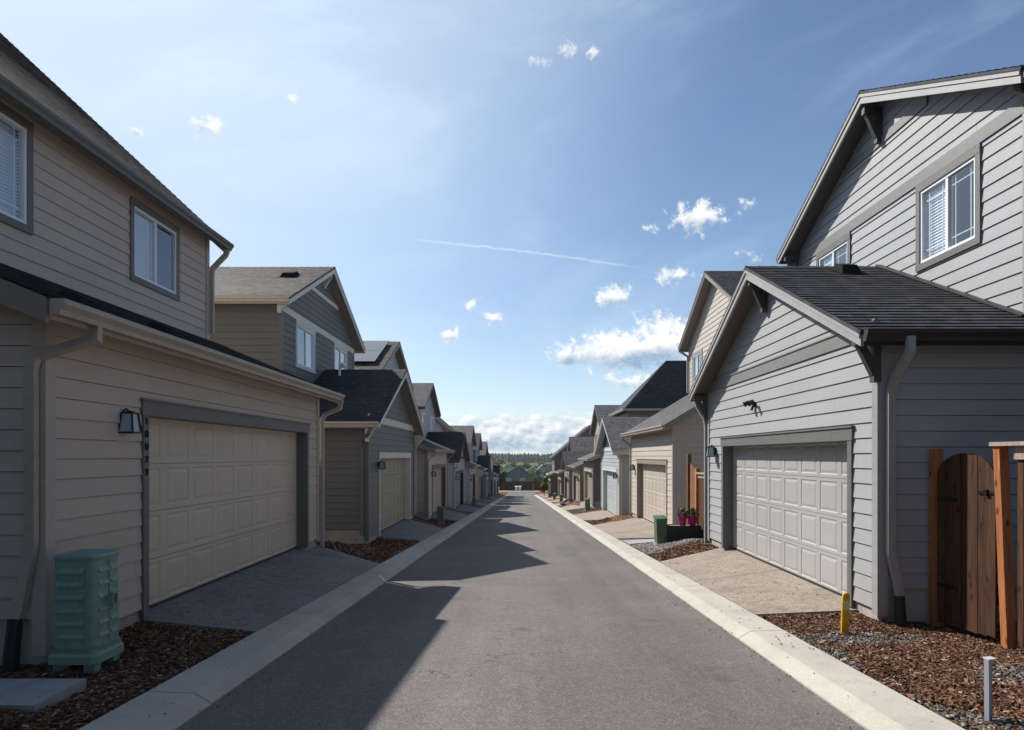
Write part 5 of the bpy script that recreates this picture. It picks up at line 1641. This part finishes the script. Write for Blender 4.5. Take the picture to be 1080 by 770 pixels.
SUN_EL, SUN_AZ = 40.5, -42.3      # azimuth from +Y, negative = left
sl = bpy.data.lights.new('sun', 'SUN'); sl.energy = 4.2; sl.angle = R(.53); sl.color = (1, .955, .895)
so_ = bpy.data.objects.new('sun', sl); COL.objects.link(so_)
d = Vector((math.sin(R(SUN_AZ)) * math.cos(R(SUN_EL)), math.cos(R(SUN_AZ)) * math.cos(R(SUN_EL)), math.sin(R(SUN_EL))))
so_.rotation_euler = d.to_track_quat('Z', 'Y').to_euler(); so_.location = (-30, 30, 40)

w = bpy.data.worlds.new('World'); scene.world = w; w.use_nodes = True
nt = w.node_tree; nt.nodes.clear()
out = nt.nodes.new('ShaderNodeOutputWorld')
sky = N(nt, 'ShaderNodeTexSky', sky_type='NISHITA'); sky.sun_disc = False
sky.sun_elevation = R(SUN_EL); sky.sun_rotation = R(SUN_AZ); sky.altitude = 60; sky.air_density = 1.0; sky.dust_density = .35; sky.ozone_density = 3.0
SKY_S = .075
tc = N(nt, 'ShaderNodeTexCoord')
sep = N(nt, 'ShaderNodeSeparateXYZ'); nt.links.new(tc.outputs['Generated'], sep.inputs[0])
az = mth(nt, 'MULTIPLY', mth(nt, 'ARCTAN2', sep.outputs[0], sep.outputs[1]), 57.29578)
el = mth(nt, 'MULTIPLY', mth(nt, 'ARCSINE', sep.outputs[2]), 57.29578)
def vec2(a, b, c=0.0):
    n = N(nt, 'ShaderNodeCombineXYZ')
    for i, v in enumerate((a, b, c)):
        if hasattr(v, 'links'): nt.links.new(v, n.inputs[i])
        else: n.inputs[i].default_value = v
    return n.outputs[0]
def noise(v, scale, detail=8.0, rough=.6, dist=0.0):
    n = N(nt, 'ShaderNodeTexNoise', i_Scale=scale, i_Detail=detail, i_Roughness=rough, i_Distortion=dist)
    nt.links.new(v, n.inputs['Vector']); return n.outputs[0]
def sstep(x, a, b):
    m = N(nt, 'ShaderNodeMapRange', interpolation_type='SMOOTHSTEP', clamp=True)
    nt.links.new(x, m.inputs[0]); m.inputs[1].default_value = a; m.inputs[2].default_value = b
    return m.outputs[0]
def pix(x, y):
    X, Z = (x - 550) / 700, (481 - y) / 700
    return math.degrees(math.atan2(X, 1)), math.degrees(math.atan2(Z, math.hypot(X, 1)))
P0 = vec2(az, el)
P1 = vec2(mth(nt, 'ADD', az, -.55), mth(nt, 'ADD', el, .45))     # towards the sun, for shading
# heaped puffs: (photo x, y, half width, half height in degrees, strength)
PUFF = [(737, 229, 3.0, 1.4, 1.0), (648, 313, 1.9, 1.2, 1.0), (712, 290, 2.3, .9, .72), (474, 353, 1.2, .8, .85), (522, 337, 1.3, .8, .72),
        (498, 322, .9, .8, .62), (655, 371, 6.0, 2.3, 1.1), (600, 374, 2.2, 1.3, .95), (698, 362, 4.0, 2.9, 1.1), (668, 402, 2.8, 1.0, .9), (218, 134, 1.5, .9, .72), (306, 104, .6, .45, .7),
        (143, 138, .6, .55, .72), (597, 52, .9, .7, .62), (628, 54, .8, .6, .58), (568, 65, 1.0, .6, .6), (685, 240, .9, .5, .55), (790, 214, .9, .6, .5), (792, 270, 1.2, .6, .5)]
fld = None; vert = None
for (x, y, hw, hh, st) in PUFF:
    a0, e0 = pix(x, y)
    k = 1 / math.cos(R(e0))
    da = mth(nt, 'MULTIPLY', mth(nt, 'SUBTRACT', az, a0), 1 / (hw * k)); de = mth(nt, 'MULTIPLY', mth(nt, 'SUBTRACT', el, e0), 1 / hh)
    r2_ = mth(nt, 'ADD', mth(nt, 'MULTIPLY', da, da), mth(nt, 'MULTIPLY', de, de))
    f = mth(nt, 'MULTIPLY', mth(nt, 'SUBTRACT', 1.0, mth(nt, 'SQRT', r2_)), st)
    fld = f if fld is None else mth(nt, 'MAXIMUM', fld, f)
    wv = mth(nt, 'MULTIPLY', mth(nt, 'MAXIMUM', f, 0.0), de)
    vert = wv if vert is None else mth(nt, 'ADD', vert, wv)
fld = mth(nt, 'MAXIMUM', fld, -1.2)
nz = mth(nt, 'SUBTRACT', noise(P0, .95, 8.0, .68, .3), .5); nz1 = mth(nt, 'SUBTRACT', noise(P1, .95, 6.0, .68, .3), .5)
pd = mth(nt, 'ADD', fld, mth(nt, 'MULTIPLY', nz, 2.7))
pmask = sstep(pd, .10, .72)
plit = mth(nt, 'ADD', mth(nt, 'ADD', mth(nt, 'MULTIPLY', mth(nt, 'SUBTRACT', nz, nz1), 1.5), mth(nt, 'MULTIPLY', vert, 2.6)), .86, True)
# bank of cumulus low over the horizon
HB = vec2(mth(nt, 'MULTIPLY', az, .55), mth(nt, 'MULTIPLY', el, .85), 3.7)
HB1 = vec2(mth(nt, 'MULTIPLY', mth(nt, 'ADD', az, -.3), .55), mth(nt, 'MULTIPLY', mth(nt, 'ADD', el, .4), .85), 3.7)
hb = noise(HB, .62, 7.0, .62); hb1 = noise(HB1, .62, 7.0, .62)
big = noise(vec2(mth(nt, 'MULTIPLY', az, .09), 2.2), 1.0, 2.0)
lift = mth(nt, 'ADD', 3.5, mth(nt, 'MULTIPLY', mth(nt, 'SUBTRACT', big, .5), 6.0))
env = mth(nt, 'SUBTRACT', sstep(el, -.6, 1.0), sstep(mth(nt, 'SUBTRACT', el, lift), -.8, 2.2))
hd = mth(nt, 'ADD', mth(nt, 'MULTIPLY', mth(nt, 'SUBTRACT', hb, .5), 2.6), mth(nt, 'MULTIPLY', mth(nt, 'SUBTRACT', env, .48), 1.5))
hmask = mth(nt, 'MULTIPLY', sstep(hd, .0, .5), .92)
hlit = mth(nt, 'ADD', mth(nt, 'ADD', mth(nt, 'MULTIPLY', mth(nt, 'SUBTRACT', hb, hb1), 3.4), mth(nt, 'MULTIPLY', sstep(mth(nt, 'SUBTRACT', el, lift), -3.2, .6), .75)), .12, True)
# thin high veil and a vapour trail
CV = vec2(mth(nt, 'ADD', mth(nt, 'MULTIPLY', az, .035), mth(nt, 'MULTIPLY', el, .03)), mth(nt, 'ADD', mth(nt, 'MULTIPLY', el, .11), mth(nt, 'MULTIPLY', az, -.03)), 1.3)
cir = mth(nt, 'MULTIPLY', sstep(noise(CV, 1.0, 7.0, .6, .4), .46, .78), .26)
veil = mth(nt, 'ADD', mth(nt, 'MULTIPLY', sstep(el, 30.0, 2.0), .10), mth(nt, 'MULTIPLY', sstep(el, 13.0, 0.0), .32))
ca, ce = pix(437, 253); cb, ce2 = pix(682, 284); cm, cem = pix(560, 266)
t = mth(nt, 'DIVIDE', mth(nt, 'SUBTRACT', az, ca), cb - ca)
line = mth(nt, 'ADD', ce + 0.0, mth(nt, 'MULTIPLY', t, ce2 - ce))
bow = mth(nt, 'MULTIPLY', mth(nt, 'MULTIPLY', t, mth(nt, 'SUBTRACT', 1.0, t)), 4 * (cem - (ce + ce2) / 2))
dist = mth(nt, 'ABSOLUTE', mth(nt, 'SUBTRACT', el, mth(nt, 'ADD', mth(nt, 'ADD', line, bow), mth(nt, 'MULTIPLY', nz, .42))))
trail = mth(nt, 'MULTIPLY', mth(nt, 'SUBTRACT', 1.0, sstep(dist, .0, .15)), mth(nt, 'MULTIPLY', sstep(t, -.02, .08), mth(nt, 'SUBTRACT', 1.0, sstep(t, .8, 1.02))))
trail = mth(nt, 'MULTIPLY', trail, mth(nt, 'ADD', .34, mth(nt, 'MULTIPLY', nz, .5)))
dt = N(nt, 'ShaderNodeVectorMath', operation='DOT_PRODUCT'); nt.links.new(tc.outputs['Generated'], dt.inputs[0]); dt.inputs[1].default_value = tuple(d)
glow = mth(nt, 'MULTIPLY', sstep(dt.outputs['Value'], .62, 1.0), .66)
thin = mth(nt, 'ADD', mth(nt, 'ADD', mth(nt, 'ADD', cir, veil), trail), glow, True)
skyc = sky.outputs[0]
CW = 1.0
WHITE = (8.7, 8.8, 8.9, 1); GREYC = (3.0, 4.2, 5.6, 1); VEIL = (6.8, 8.1, 9.6, 1)
c1 = mixc(nt, thin, skyc, VEIL)
c2 = mixc(nt, hmask, c1, mixc(nt, hlit, GREYC, WHITE))
c3 = mixc(nt, pmask, c2, mixc(nt, plit, GREYC, WHITE))
bg = N(nt, 'ShaderNodeBackground', i_Strength=SKY_S)
nt.links.new(c3, bg.inputs[0]); nt.links.new(bg.outputs[0], out.inputs[0])

vs = scene.view_settings
vs.view_transform = 'Standard'; vs.look = 'None'; vs.exposure = 0.64; vs.gamma = 1.0; vs.use_curve_mapping = False
scene.cycles.use_denoising = True
scene.cycles.max_bounces = 8; scene.cycles.diffuse_bounces = 4; scene.cycles.transparent_max_bounces = 12
scene.cycles.sample_clamp_indirect = 6

w.cycles.sampling_method = 'NONE'
